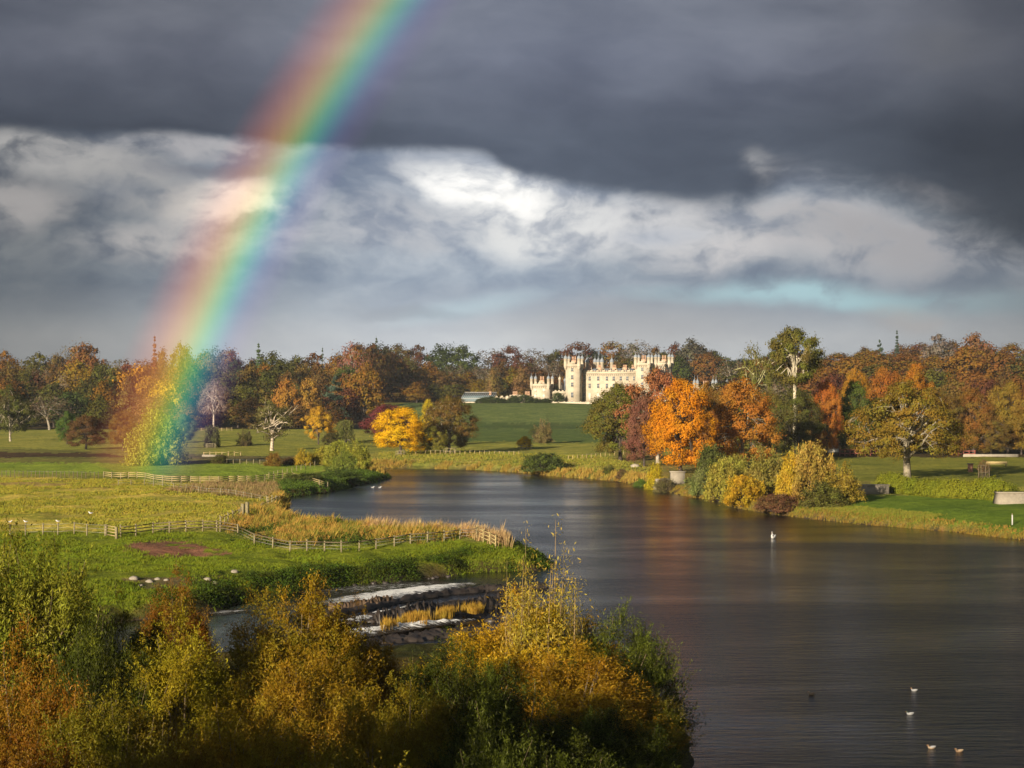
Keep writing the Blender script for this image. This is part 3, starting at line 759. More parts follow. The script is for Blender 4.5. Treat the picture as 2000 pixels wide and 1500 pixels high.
SPOTS = [(-999, 70, ', left of the lone white trunk'), (70, 130, ', right of the lone white trunk'), (130, 230, ', above the round brown tree'), (230, 300, ', in the rainbow red'), (300, 370, ', in the rainbow green'),
         (370, 450, ', behind the pale bare tree'), (450, 540, ', above the stag tree'), (540, 620, ', left of the cedar'), (620, 700, ', beside the cedar'), (700, 780, ', above the wine-red tree'),
         (780, 850, ', above the bright yellow tree'), (850, 905, ', left of the glasshouse'), (905, 970, ', over the glasshouse'), (970, 1040, ', over the low range'), (1040, 1105, ', over the small pavilion'), (1105, 1180, ', over the left tower'),
         (1180, 1260, ', over the main block'), (1260, 1330, ', over the right tower'), (1330, 1420, ', right of the castle'), (1420, 1510, ', left of the tallest tree'), (1510, 1600, ', behind the tallest tree'), (1600, 1690, ', right of the tallest tree'),
         (1690, 1780, ', above the big oak'), (1780, 1870, ', right of the big oak'), (1870, 1950, ', above the wooden bench'), (1950, 9999, ', at the right edge')]
leftW = [3, 2, 4, 3, 4, 2, 4, 2, 3, 1, 1]; midW = [2, 1, 3, 3, 3, 1, 4, 4, 2, 3, 1]; rightW = [4, 4, 2, 4, 1, 2, 1, 2, 1, 3, 1]
# left wood, back rows first
wood_row(1120, -60, 800, [(-60, 684), (60, 676), (110, 690), (150, 668), (240, 690), (300, 690), (420, 668), (480, 690), (560, 680), (640, 690), (690, 668), (800, 676)], 13, 'trees of the wood on the left', 'on the left skyline', colw=leftW)
wood_row(1010, -60, 760, [(-60, 700), (300, 705), (760, 705)], 12, 'trees of the wood on the left', 'in the left fourth rank', colw=leftW)
wood_row(930, -60, 740, [(-60, 722), (200, 715), (330, 700), (740, 728)], 12, 'trees of the wood on the left', 'in the left middle rank', colw=leftW)
wood_row(865, -60, 705, [(-60, 750), (160, 735), (300, 725), (420, 750), (705, 755)], 11, 'trees of the wood on the left', 'in the left second rank', colw=leftW)
wood_row(820, -60, 690, [(-60, 790), (180, 765), (260, 760), (400, 780), (690, 780)], 12, 'trees of the wood on the left', 'in the left front rank', colw=leftW)
# wood behind castle
wood_row(1400, 700, 1560, [(700, 672), (800, 674), (900, 678), (950, 680), (1100, 672), (1230, 672), (1350, 668), (1420, 690), (1560, 700)], 16, 'trees of the wood behind the castle', 'on the castle skyline', colw=midW, wk=1.4)
wood_row(1330, 1480, 1900, [(1480, 692), (1600, 690), (1700, 682), (1900, 660)], 15, 'trees of the wooded hill', 'on the far right skyline', colw=midW, wk=1.5)
wood_row(1260, 700, 1600, [(700, 695), (1000, 700), (1260, 692), (1350, 680), (1560, 705)], 15, 'trees of the wood behind the castle', 'in the mid castle wood', colw=midW, wk=1.4)
wood_row(1165, 700, 1100, [(700, 715), (1000, 715), (1100, 722)], 14, 'trees of the wood behind the castle', 'in the front castle wood', colw=midW)
wood_row(1110, 760, 1090, [(760, 745), (1000, 735), (1090, 742)], 13, 'trees of the wood behind the castle', 'edging the castle wood', colw=midW)
# wooded hill on the right
wood_row(1010, 1440, 2120, [(1440, 702), (1600, 690), (1700, 684), (1760, 690), (1850, 660), (1920, 655), (2120, 668)], 15, 'trees of the wooded hill', 'topping the right hill', colw=rightW, wk=1.4)
wood_row(900, 1440, 2120, [(1440, 722), (1600, 706), (1800, 690), (1900, 680), (2120, 690)], 14, 'trees of the wooded hill', 'high on the hill', colw=rightW, wk=1.4)
wood_row(790, 1450, 2120, [(1450, 738), (1700, 722), (1900, 708), (2120, 712)], 13, 'trees of the wooded hill', 'halfway up the hill', colw=rightW, wk=1.4)
wood_row(680, 1480, 2120, [(1480, 752), (1700, 742), (1900, 735), (2120, 735)], 12, 'trees of the wooded hill', 'low on the hill', colw=rightW, wk=1.4)
wood_row(590, 1480, 2120, [(1480, 775), (1700, 762), (1900, 760), (2120, 755)], 11, 'trees of the wooded hill', 'at the hill foot', protos=FARP + MIDP[:1], colw=[4, 4, 2, 3, 1, 4, 1, 1, 1, 2, 3], wk=1.4)
T = tree
# landmark trees of the far woods
T(SPIRE[0], 302, 0, 653, 26, (.17, .09, .04), .1, d=1000, name='conifer_tree', label='tall narrow spire conifer standing above the left wood in the red of the rainbow', cat='conifer')
T(FARP[1], 350, 0, 662, 44, (.16, .13, .02), .3, d=985, label='tall leaning yellow-green tree on the skyline inside the rainbow', cat='tree')
T(SPIRE[1], 735, 0, 655, 30, (.05, .07, .03), .1, d=1130, name='conifer_tree', label='ragged dark conifer on the skyline right of the purplish domed tree', cat='conifer')
T(SPIRE[1], 630, 0, 675, 18, (.05, .07, .03), .1, d=1130, name='conifer_tree', label='small dark conifer tip on the skyline above the flat-topped cedar', cat='conifer')
T(FARB[0], 688, 0, 659, 60, (.24, .10, .07), .0, GREY, d=1080, label='domed purplish-red tree on the skyline of the left wood', cat='tree')
T(FARP[0], 160, 0, 665, 70, (.20, .085, .03), .3, d=1060, label='large round rust-brown tree on the skyline above the left wood', cat='tree')
T(FARB[1], 425, 0, 668, 60, (.13, .11, .09), .0, GREY, d=1090, label='bare grey-topped tree on the skyline right of the rainbow', cat='tree')
T(SPIRE[0], 505, 0, 668, 32, (.06, .09, .035), .1, d=1090, name='conifer_tree', label='dark green rounded conifer on the skyline right of the rainbow', cat='conifer')
T(SPIRE[0], 1752, 0, 643, 22, (.04, .06, .04), .0, d=1060, name='conifer_tree', label='tall slim conifer standing alone above the right hill skyline', cat='conifer')
T(CEDAR, 1718, 0, 662, 24, (.04, .06, .035), .0, d=1060, name='pine_tree', label='small flat-topped pine on the skyline left of the tall slim conifer', cat='pine')
T(CEDAR, 655, 0, 733, 60, (.05, .075, .05), .0, d=845, name='cedar_tree', label='dark grey-green flat-topped cedar in front of the left wood', cat='cedar')
T(FARB[1], 1245, 0, 658, 76, (.15, .13, .11), .0, GREY, d=1280, label='pale grey bare-domed tree rising behind the castle', cat='tree')
T(FARP[3], 1355, 0, 658, 80, (.09, .08, .055), .2, d=1290, label='broad dark hazy dome of a tree right of the castle towers', cat='tree')
T(FARP[1], 1835, 0, 647, 62, (.15, .12, .10), .1, d=985, label='pale purplish domed tree on the right hill skyline', cat='tree')
T(FARP[0], 1905, 0, 646, 75, (.20, .085, .045), .2, d=930, label='large russet tree topping the right hill near the edge of the view', cat='tree')
T(FARP[5], 962, 0, 718, 46, (.19, .12, .04), .3, d=1085, label='conical tan tree standing behind the glasshouse', cat='tree')
T(FARP[5], 1020, 0, 712, 52, (.20, .11, .045), .2, d=1100, label='conical russet tree behind the low castle range', cat='tree')
T(FARP[2], 270, 0, 705, 90, (.38, .20, .02), .1, d=880, label='broad golden tree glowing in the rainbow\'s red edge', cat='tree')
T(FARP[3], 320, 0, 740, 80, (.48, .30, .02), .0, d=850, label='bright golden-yellow tree inside the rainbow band', cat='tree')
T(FARP[3], 245, 0, 775, 60, (.34, .20, .02), .2, d=835, label='gold-tinted tree low at the left edge of the rainbow', cat='tree')
T(FARP[4], 560, 0, 736, 50, (.34, .16, .03), .2, d=840, label='orange tree in the left wood, left of the cedar', cat='tree')
T(FARP[0], 605, 0, 735, 46, (.30, .16, .03), .2, d=842, label='golden-orange tree touching the left side of the cedar', cat='tree')

# ================================================================ park trees
T(MIDG[0], 20, 862, 748, 84, (.07, .065, .025), .6, PALE, label='lone white-trunked tree with dark ragged crown at the left edge', cat='tree')
T(MIDP[1], 131, 868, 800, 38, (.07, .13, .03), .6, label='slim dark green tree left of the round brown tree', cat='tree')
T(MIDP[0], 168, 878, 808, 82, (.13, .07, .03), .1, label='round dark brown tree in the left park', cat='tree')
T(BUSHM[0], 300, 908, 800, 112, (.30, .28, .03), .5, DARK, name='willow_tree', label='large yellow-green willow at the foot of the rainbow', cat='willow')
T(MIDP[1], 357, 866, 806, 50, (.13, .16, .07), .5, label='grey-green tree just right of the willow at the rainbow foot', cat='tree')
T(MIDP[2], 240, 880, 800, 56, (.17, .10, .02), .3, label='brown-gold tree behind the left side of the yellow-green willow', cat='tree')
T(BUSHM[1], 412, 873, 832, 34, (.09, .09, .035), .4, name='small_tree', label='small dark green guarded tree below the pale bare tree', cat='tree')
T(BARE, 417, 840, 735, 62, (.22, .16, .12), .0, (.36, .30, .25), label='pale bare white-limbed tree right of the rainbow foot', cat='tree')
T(BUSHM[2], 479, 871, 838, 32, (.12, .09, .04), .4, name='small_tree', label='small brown-green tree left of the stag tree', cat='tree')
T(STAG[0], 531, 880, 775, 92, (.14, .12, .045), .4, (.40, .33, .25), label='old stag tree with thick pale twisting limbs and sparse leaves', cat='tree')
T(MIDG[1], 571, 833, 745, 58, (.12, .12, .045), .5, PALE, label='olive tree with white trunk below the orange woods', cat='tree')
T(MIDG[2], 622, 869, 790, 58, (.52, .30, .03), .1, label='orange-yellow clumped tree in the park left of the dark shrub', cat='tree')
T(MIDP[0], 646, 872, 843, 36, (.08, .075, .025), .3, label='low dark round shrub-tree right of the orange-yellow tree', cat='tree')
T(BUSHM[1], 672, 864, 822, 44, (.17, .17, .05), .4, GREY, name='small_tree', label='pale thin-leaved small tree left of the dark red tree', cat='tree')
T(MIDP[2], 752, 862, 788, 84, (.17, .045, .045), .0, label='spreading dark wine-red tree behind the bright yellow tree', cat='tree')
T(MIDP[2], 782, 889, 793, 110, (.80, .46, .010), .25, label='bright yellow spreading tree on the far river bank', cat='tree')
T(MIDP[1], 836, 872, 776, 36, (.55, .40, .03), .3, label='narrow yellow poplar rising behind the bright yellow tree', cat='poplar')
T(MIDP[0], 878, 884, 768, 100, (.17, .10, .03), .5, PALE, label='brown-green tree with pale trunk right of the bright yellow tree', cat='tree')
T(MIDP[1], 846, 886, 830, 50, (.25, .22, .04), .5, label='yellow-olive small tree between the bright yellow tree and the brown-green tree', cat='tree')
T(MIDP[1], 1026, 877, 851, 34, (.55, .36, .015), .1, label='small round golden tree in a guard on the far bank', cat='tree')
T(BUSHM[2], 1062, 866, 820, 40, (.20, .15, .06), .2, GREY, name='small_tree', label='sparse grey-brown young tree on the lawn below the castle', cat='tree')
T(MIDP[0], 1042, 851, 836, 20, (.09, .10, .03), .3, label='tiny dark bush-like tree left of the sparse young tree', cat='tree')
for k, (px, b_, t_, w_, c_, lb) in enumerate([
        (535, 910, 884, 40, (.27, .14, .03), 'small rusty shrub left of the yellow scrub by the river'), (568, 908, 893, 38, (.15, .09, .04), 'low brown shrub beside the river willows'),
        (593, 909, 877, 42, (.50, .34, .03), 'yellow willow shrub left of the river willows'), (632, 908, 873, 50, (.38, .32, .04), 'pale yellow-green willow in the riverside clump'),
        (660, 912, 862, 54, (.30, .30, .04), 'greener willow in the middle of the riverside clump'), (700, 916, 860, 54, (.34, .33, .04), 'rightmost yellow-green willow of the riverside clump'), (672, 920, 880, 50, (.2, .24, .04), 'low front willow of the riverside clump'),
        (600, 942, 925, 90, (.10, .12, .03), 'low dark green scrub on the small spit'), (670, 938, 915, 90, (.10, .15, .03), 'dark green scrub towards the end of the spit'), (430, 905, 888, 40, (.10, .08, .03), 'low dark hedge shrub in the ditch')]):
    T(BUSHM[k % 3], px, b_, t_, w_, c_, .4, name='willow_shrub', label=lb, cat='shrub', group='riverside scrub')

# ================================================================ right bank trees
T(MIDP[0], 1212, 900, 742, 138, (.15, .125, .025), .75, label='big dense dark olive-green tree at the left of the riverside group', cat='tree')
T(MIDG[0], 1285, 905, 714, 150, (.30, .115, .05), .15, PALE, label='tall russet tree with pale crooked limbs behind the orange tree', cat='tree')
T(MIDP[2], 1258, 912, 770, 80, (.20, .085, .055), .1, label='dark red-brown tree between the olive-green and the orange tree', cat='tree')
T(MIDP[1], 1330, 925, 733, 130, (.62, .235, .012), .30, label='brilliant orange tree at the centre of the riverside group', cat='tree')
T(MIDP[0], 1450, 917, 733, 138, (.40, .16, .025), .25, GREY, label='burnt-orange tree right of the brilliant orange tree', cat='tree')
T(MIDP[2], 1395, 905, 800, 70, (.30, .12, .03), .3, label='rusty tree filling the gap between the two orange trees', cat='tree')
T(BUSHM[0], 1388, 930, 868, 78, (.09, .10, .03), .5, name='shrub', label='dark green bush under the brilliant orange tree', cat='shrub')
T(STAG[1], 1466, 0, 672, 70, (.14, .13, .03), .5, (.30, .28, .14), d=520, label='pale crooked-limbed tree rising behind the burnt-orange tree', cat='tree')
T(MIDP[2], 1505, 0, 760, 76, (.15, .12, .03), .4, d=470, label='dark brown-green tree below the pale crooked-limbed tree', cat='tree')
TALL = broad(500, 29, .56, 15, K=110, L=170, leaf=.42, cr=1.4, prof='umb', limbs=16, lump=.5, trunk_r=.5, limb_r=.26, gap=.2, shell=.55, bare=0)
T(TALL, 1552, 897, 634, 118, (.13, .11, .025), .6, (.42, .37, .27), label='tallest riverside tree, open spreading top on pale forked trunk', cat='tree')
T(MIDP[1], 1556, 897, 758, 92, (.085, .08, .025), .6, label='dark ivy-green tree around the foot of the tallest riverside tree', cat='tree')
T(MIDP[0], 1615, 892, 735, 60, (.40, .13, .025), .25, label='red-orange tree right of the tallest riverside tree', cat='tree')
T(MIDP[2], 1600, 888, 790, 70, (.17, .10, .03), .5, label='dull brown tree below the red-orange tree', cat='tree')
T(MIDP[1], 1668, 889, 738, 90, (.07, .10, .03), .7, label='dark evergreen tree left of the big olive oak', cat='tree')
T(MIDP[0], 1392, 0, 752, 76, (.22, .12, .03), .4, d=500, label='brown-green tree filling the gap behind the two orange trees', cat='tree')
T(MIDP[1], 1378, 0, 741, 60, (.27, .12, .02), .4, d=470, label='russet tree just showing between the two orange crowns', cat='tree')
T(MIDP[0], 1670, 0, 715, 66, (.36, .18, .02), .3, d=540, label='golden-orange crown rising behind the dark evergreen tree', cat='tree')
T(MIDP[2], 1730, 0, 712, 90, (.33, .12, .022), .3, d=530, label='orange-red crown behind the left side of the big olive oak', cat='tree')
T(MIDP[1], 1790, 0, 704, 84, (.38, .15, .018), .3, d=520, label='bright orange pointed crown behind the top of the big olive oak', cat='tree')
OAK = broad(510, 18, .24, 17, K=200, L=170, leaf=.30, cr=1.2, prof='dome', limbs=24, lump=.55, trunk_r=.62, limb_r=.26, gap=.22, shell=.55, bare=0)
T(OAK, 1772, 937, 738, 205, (.23, .15, .022), .6, (.21, .18, .13), label='big olive oak with pale thick trunk in the right park', cat='oak')
for k, (px, b_, t_, w_, c_, lb) in enumerate([
        (1840, 890, 760, 80, (.14, .08, .025), 'dark shaded tree just right of the big olive oak'), (1900, 889, 752, 92, (.22, .10, .025), 'brown-orange tree above the wooden bench'),
        (1968, 888, 742, 96, (.26, .16, .03), 'olive-gold tree at the right edge of the park'), (2040, 892, 740, 100, (.22, .14, .03), 'gold-brown tree cut by the right edge'),
        (1935, 890, 800, 70, (.15, .085, .025), 'low brown tree behind the tree guard'), (1720, 889, 775, 80, (.08, .07, .025), 'dark tree in the shade behind the big olive oak'), (1995, 888, 778, 60, (.30, .20, .03), 'yellowing young tree at the far right edge')]):
    T(MIDP[k % 3], px, b_, t_, w_, c_, .4, label=lb, cat='tree')
for k, (px, b_, t_, w_, c_, lb, p_) in enumerate([
        (1280, 962, 905, 42, (.50, .38, .02), 'yellow leafy shrub at the waterline left of the stone pier', 0), (1298, 966, 935, 44, (.16, .13, .06), 'low grey-brown shrub against the stone pier', 1),
        (1368, 968, 915, 60, (.20, .22, .07), 'grey-green shrub right of the stone pier', 2), (1412, 978, 898, 76, (.36, .30, .05), 'tall yellow-olive willow right of the grey-green shrub', 0),
        (1453, 988, 930, 84, (.50, .30, .02), 'round golden willow at the water edge', 1), (1500, 968, 876, 96, (.27, .22, .045), 'brown-olive willow behind the round golden willow', 2),
        (1545, 985, 885, 70, (.55, .36, .03), 'bright yellow willow in the middle of the thicket', 0), (1588, 985, 868, 90, (.38, .24, .05), 'tall tan willow in the thicket', 1),
        (1640, 985, 905, 86, (.30, .22, .03), 'olive-gold willow at the right end of the thicket', 2), (1610, 990, 940, 100, (.13, .12, .03), 'dark lower willow at the right end of the thicket', 0),
        (1520, 1000, 965, 90, (.20, .09, .05), 'low reddish-brown bramble at the foot of the thicket', 1), (1560, 950, 870, 60, (.30, .27, .05), 'pale willow behind the bright yellow willow', 2), (1440, 955, 890, 60, (.33, .30, .05), 'yellow-green willow between the orange tree trunk and the thicket', 1)]):
    T(BUSHM[p_], px, b_, t_, w_, c_, .35, name='willow_shrub', label=lb, cat='shrub', group='willows on the right bank')
T(BUSHM[1], 1066, 921, 886, 90, (.08, .11, .035), .6, name='gorse_bush', label='wide dark green gorse bush on the far bank', cat='bush')
T(BUSHM[2], 1190, 925, 908, 30, (.12, .12, .035), .5, name='shrub', label='small dark shrub on the far bank below the olive-green tree', cat='shrub')
T(BUSHM[0], 1215, 935, 916, 26, (.17, .10, .05), .3, name='shrub', label='small brown shrub at the waterline below the red-brown tree', cat='shrub')
T(BUSHM[0], 1250, 955, 935, 30, (.12, .2, .035), .5, name='shrub', label='small green shrub left of the yellow leafy shrub', cat='shrub')

# ================================================================ rainbow: a self-glowing ribbon coloured with the light of the bow, centred on the antisolar line, 430 m out
m, q = mat("rainbow_light")
an = q.new('ShaderNodeAttribute', attribute_name='band').outputs['Fac']
al = q.new('ShaderNodeAttribute', attribute_name='along').outputs['Fac']
colr = q.ramp(an, [(0.0, (0, 0, 0)), (.12, (.035, .012, .06)), (.22, (.04, .04, .14)), (.31, (.02, .18, .24)), (.40, (.05, .38, .20)), (.48, (.22, .42, .08)), (.56, (.46, .38, .06)), (.66, (.50, .22, .05)), (.78, (.30, .08, .04)), (.90, (.10, .02, .015)), (1.0, (0, 0, 0))], 'B_SPLINE')
gp = q.new('ShaderNodeNewGeometry').outputs['Position']
gx, gy, gz = q.sep(gp)
st = q.noise(q.comb(q.mul(gx, 1.3), q.mul(gz, .12), 0), 1.0, 3, .6)
k = q.mul(q.mul(al,   .36), q.add(q.mul(st, .22), .89))
em = q.new('ShaderNodeEmission'); q.L.new(colr, em.inputs[0]); q.L.new(k, em.inputs[1])
tr = q.new('ShaderNodeBsdfTransparent')
lum = q.m('MINIMUM', q.vm('LENGTH', colr), 1.0)
tcol = q.sub(1.0, q.mul(q.mul(lum, al), .45))
q.L.new(q.comb(tcol, tcol, tcol), tr.inputs[0])
ad = q.new('ShaderNodeAddShader'); q.L.new(em.outputs[0], ad.inputs[0]); q.L.new(tr.outputs[0], ad.inputs[1])
out(q, ad.outputs[0]); M_rain = m
M_rain.cycles.emission_sampling = 'NONE'
axis = np.array([math.sin(R(ANTI_AZ)) * math.cos(R(SUN_EL)), math.cos(R(ANTI_AZ)) * math.cos(R(SUN_EL)), -math.sin(R(SUN_EL))])
rgt = np.cross(axis, (0, 0, 1.)); rgt /= np.linalg.norm(rgt); upv = np.cross(rgt, axis)
Vr, Br, Al = [], [], []
NB, NS = 40, 90
for i_ in range(NS + 1):
    # angle around the arc, from the foot of the bow upwards
    th = R(180 - (12.0 + 29.0 * i_ / NS))
    for j_ in range(NB + 1):
        t = j_ / NB; ang = R(40.15 + 3.4 * t)
        D_ = 338.0
        dv = axis * math.cos(ang) + math.sin(ang) * (rgt * math.cos(th) + upv * math.sin(th))
        p = np.array([0, 0, CAMZ]) + dv * D_
        Vr.append(p); Br.append(t)
        row = HY - F * dv[2] / dv[1]
        Al.append(float(np.clip((955 - row) / 75, 0, 1)) * float(.80 + .30 * sstep(row, 250, 520) - .15 * sstep(row, 660, 740) - .22 * sstep(row, 780, 860)))
ii = np.arange(NS)[:, None] * (NB + 1); jj = np.arange(NB)[None, :]
FR = np.stack([ii + jj, ii + jj + 1, ii + NB + 2 + jj, ii + NB + 1 + jj], -1).reshape(-1, 4)
me = np_mesh("rainbow", Vr, FR, M_rain, True, {'band': ('FLOAT', Br), 'along': ('FLOAT', Al)})
rb = link(bpy.data.objects.new("rainbow", me))
tag(rb, "broad vivid rainbow slanting down through the clouds to the pasture on the left", "rainbow")
rb.visible_shadow = False

# ================================================================ castle
def stone(name, col, rough=.9):
    m, q = mat(name); o_ = q.new('ShaderNodeTexCoord').outputs['Object']; n = q.noise(o_, .35, 6, .6); n2_ = q.noise(o_, 3.0, 4, .6)
    c_ = q.mix(1.0, (*col, 1), q.ramp(n, [(.3, (.78, .76, .72)), (.7, (1.15, 1.12, 1.08))]), blend='MULTIPLY')
    c_ = q.mix(1.0, c_, q.ramp(n2_, [(.3, (.85, .85, .85)), (.7, (1.1, 1.1, 1.1))]), blend='MULTIPLY')
    out(q, principled(q, c_, rough, .15, bump(q, n2_, .05))); return m
M_stone = stone("castle_sandstone", (.42, .37, .29)); M_stone2 = stone("castle_trim", (.45, .395, .31)); M_slate = stone("slate_lead", (.20, .23, .27), .6)
M_glass = simple("window_glass", (.06, .08, .11), .15, .3, .5, .6, 0); M_blind = simple("window_blind", (.55, .50, .42), .8)
M_brick = simple("chimney_stack", (.45, .28, .18), .9)
_cx, _cy = 29.0, 1052.0; CZ = ground(_cx, _cy + 6)
CRZ = -R(16)
castle = empty("castle", (_cx, _cy, CZ), CRZ)
tag(castle, "pale sandstone castle with turreted towers and battlements above the green lawn", "castle")
def cupola(mb, x, y, z, r, h):
    mb.lathe(x, y, [(0, z), (r * 1.15, z), (r * 1.12, z + h * .12), (r * .95, z + h * .30), (r * .5, z + h * .42), (r * .18, z + h * .52), (r * .10, z + h * .6), (.05, z + h), (0, z + h)], 10)
def win(x0, x1, y, z0, z1, blind=False, bars=2):
    """a sash window on a wall facing -y: surround, sill, glass with bars"""
    mb = MB(); e = .14
    mb.box(x0 - .22, x1 + .22, y - .10, y + .05, z1, z1 + .24); mb.box(x0 - .28, x1 + .28, y - .16, y + .05, z0 - .20, z0)
    mb.box(x0 - .18, x0, y - .07, y + .05, z0, z1); mb.box(x1, x1 + .18, y - .07, y + .05, z0, z1)
    o = mb.build('window', M_stone2, castle)
    gm = MB(); gm.box(x0, x1, y - .022, y + .05, z0, z1); gm.build('pane', M_blind if blind else M_glass, o)
    bm_ = MB(); bm_.box((x0 + x1) / 2 - .04, (x0 + x1) / 2 + .04, y - .045, y - .024, z0, z1); bm_.box(x0, x1, y - .05, y - .024, (z0 + z1) / 2 - .05, (z0 + z1) / 2 + .05)
    bm_.build('glazing_bar', M_blind, o)
def tower(x0, x1, y0, y1, H, turH, finH, name='tower', wins=(), chim=True, cr=1.0, par=1.6, flag=False):
    mb = MB(); mb.box(x0, x1, y0, y1, -2, H - 2.4)
    mb.box(x0 - .12, x1 + .12, y0 - .12, y1 + .12, -2, .5)
    # corbelled out parapet: rows of corbels, then a merloned wall with a central gablet
    k = max(4, int((x1 - x0) / 1.1))
    for i in range(k):
        x = x0 + (i + .5) * (x1 - x0) / k
        mb.box(x - .22, x + .22, y0 - .42, y0 - .002, H - 3.1, H - 2.42)
    k2 = max(4, int((y1 - y0) / 1.1))
    for i in range(k2):
        y = y0 + (i + .5) * (y1 - y0) / k2
        mb.box(x1 + .002, x1 + .42, y - .22, y + .22, H - 3.1, H - 2.42)
    mb.box(x0 - .45, x1 + .45, y0 - .45, y1 + .45, H - 2.4, H - 1.0)
    n = max(5, int((x1 - x0) / 1.0)) | 1
    for i in range(0, n, 2):
        a, b_ = x0 + i * (x1 - x0) / n, x0 + (i + 1) * (x1 - x0) / n
        if i not in (0, n - 1):
            mb.box(a, b_, y0 - .45, y0 - .1, H - 1.0, H - .1); mb.box(a, b_, y1 + .1, y1 + .45, H - 1.0, H - .1)
    xm = (x0 + x1) / 2
    mb._add([(xm - 1.3, y0 - .5, H - 1.0), (xm + 1.3, y0 - .5, H - 1.0), (xm, y0 - .5, H + .9), (xm - 1.3, y0 - .1, H - 1.0), (xm + 1.3, y0 - .1, H - 1.0), (xm, y0 - .1, H + .9)], [(0, 1, 4, 3), (1, 2, 5, 4), (2, 0, 3, 5)], [(0, 2, 1), (3, 4, 5)])
    tw = mb.build(name, M_stone, castle)
    for (x, y) in ((x0, y0), (x1, y0), (x0, y1), (x1, y1)):
        t = MB(); t.lathe(x, y, [(0, H - 4.6), (.35, H - 4.2), (cr * .7, H - 3.3), (cr, H - 2.6), (cr, H - 2.2), (cr * 1.08, H - 2.15), (cr * 1.08, H - 1.95), (cr, H - 1.9), (cr, turH - .35), (cr * 1.14, turH - .3), (cr * 1.14, turH), (0, turH)], 10)
        tt = t.build('turret', M_stone, tw)
        c_ = MB(); cupola(c_, x, y, turH, cr, finH - turH); c_.build('cupola', M_slate, tw)
    if chim:
        c_ = MB(); c_.box(xm - 1.3, xm + 1.3, (y0 + y1) / 2 - .6, (y0 + y1) / 2 + .6, H - 1.2, H + 1.0)
        for i in range(3): c_.cyl(xm - .85 + i * .85, (y0 + y1) / 2, H + 1.0, H + 3.2, .26, .22, 7)
        c_.build('chimney', M_brick, tw)
    if flag:
        f_ = MB(); f_.cyl(x1, y1, turH + 2.5, finH + 4.5, .10, .05, 6); f_.build('flagpole', M_slate, tw)
    for (zc, h_, w_, bl) in wins: win(xm - w_ / 2, xm + w_ / 2, y0, zc - h_ / 2, zc + h_ / 2, bl)
    return tw
tower(0, 7.4, 0, 7.4, 22.3, 24.2, 27.6, wins=[(18.2, 1.7, 1.15, False), (14.2, 2.1, 1.2, False), (10.2, 2.2, 1.25, False), (4.6, 2.7, 1.25, False), (.9, .9, 1.1, False)], flag=True)
tower(37.8, 45.0, 4.2, 12.0, 22.8, 24.8, 28.0, wins=[(18.4, 1.7, 1.15, False), (14.3, 2.1, 1.2, False), (10.2, 2.2, 1.2, False), (4.6, 2.7, 1.2, False)])
tower(43.5, 51, 30, 38, 23.2, 25.4, 28.6, wins=[])
# main block
mb = MB(); mb.box(7.5, 37.7, 8.0, 30, -2, 16.0); mb.box(7.6, 37.7, 7.88, 8.0, 6.9, 7.15); mb.box(7.6, 37.7, 7.88, 8.0, -2, .6)
for i in range(28):
    x = 8.1 + i * 1.06; mb.box(x - .2, x + .2, 7.55, 7.998, 15.2, 15.9)
mb.box(7.5, 37.7, 7.4, 8.4, 16.0, 17.2)
mb.build('wall', M_stone, castle)
par = MB()
for i in range(9):      # bulging battlement ornaments: round-headed merlons with little crocketed gablets
    x = 9.0 + i * 3.45
    par.box(x - .95, x + .95, 7.35, 8.35, 17.2, 17.95); par.tube([(x, 7.25, 18.05), (x, 8.4, 18.05)], .72, 10); par.box(x + 1.45, x + 2.0, 7.35, 8.35, 17.2, 17.9)
    cupola(par, x, 7.85, 18.6, .22, 1.3)
par.build('battlement', M_stone2, castle)
mb = MB(); mb.box(9, 37, 10, 28, 16.0, 17.0)
mb._add([(9, 10, 17), (37, 10, 17), (37, 28, 17), (9, 28, 17), (11, 14, 19), (35, 14, 19), (35, 24, 19), (11, 24, 19)], [(0, 1, 5, 4), (1, 2, 6, 5), (2, 3, 7, 6), (3, 0, 4, 7), (4, 5, 6, 7)])
mb.build('roof', M_slate, castle)
for (x, y) in ((10.5, 12), (16, 12), (24, 13), (30, 13), (13, 18), (34, 16)):
    c_ = MB(); c_.box(x - 1.1, x + 1.1, y - .5, y + .5, 17, 19.6)
    for i in range(4): c_.cyl(x - .78 + i * .52, y, 19.6, 21.0, .2, .17, 6)
    c_.build('chimney', M_brick, castle)
for (x, y) in ((8.4, 14.5), (12.0, 18.0), (14.6, 15.0), (17.2, 12.8), (21.0, 20.0)):
    t = MB(); t.lathe(x, y, [(0, 15), (1.0, 15), (1.0, 22.0), (1.15, 22.1), (1.15, 22.4), (0, 22.4)], 10); tt = t.build('turret', M_stone, castle)
    c_ = MB(); cupola(c_, x, y, 22.4, 1.05, 4.6); c_.build('cupola', M_slate, tt)
wx_ = [(8.3, .55), (11.4, 1.15), (16.2, 1.2), (21.0, 1.2), (24.8, 1.2), (28.7, 1.2), (32.4, 1.2), (36.0, 1.0)]
for k_, (x, w_) in enumerate(wx_):
    win(x - w_ / 2, x + w_ / 2, 8.0, 12.4, 14.6); win(x - w_ / 2, x + w_ / 2, 8.0, 8.4, 10.7)
    win(x - w_ / 2 - .05, x + w_ / 2 + .05, 8.0, 2.0, 5.6, blind=k_ in (2, 3, 4, 1))
# side wall windows in shade on the tower's right face are dark slits
sl_ = MB()
for z in (4.6, 9.5, 14.2): sl_.box(7.401, 7.45, 2.8, 3.6, z - 1, z + 1)
sl_.build('slit_window', M_glass, castle)
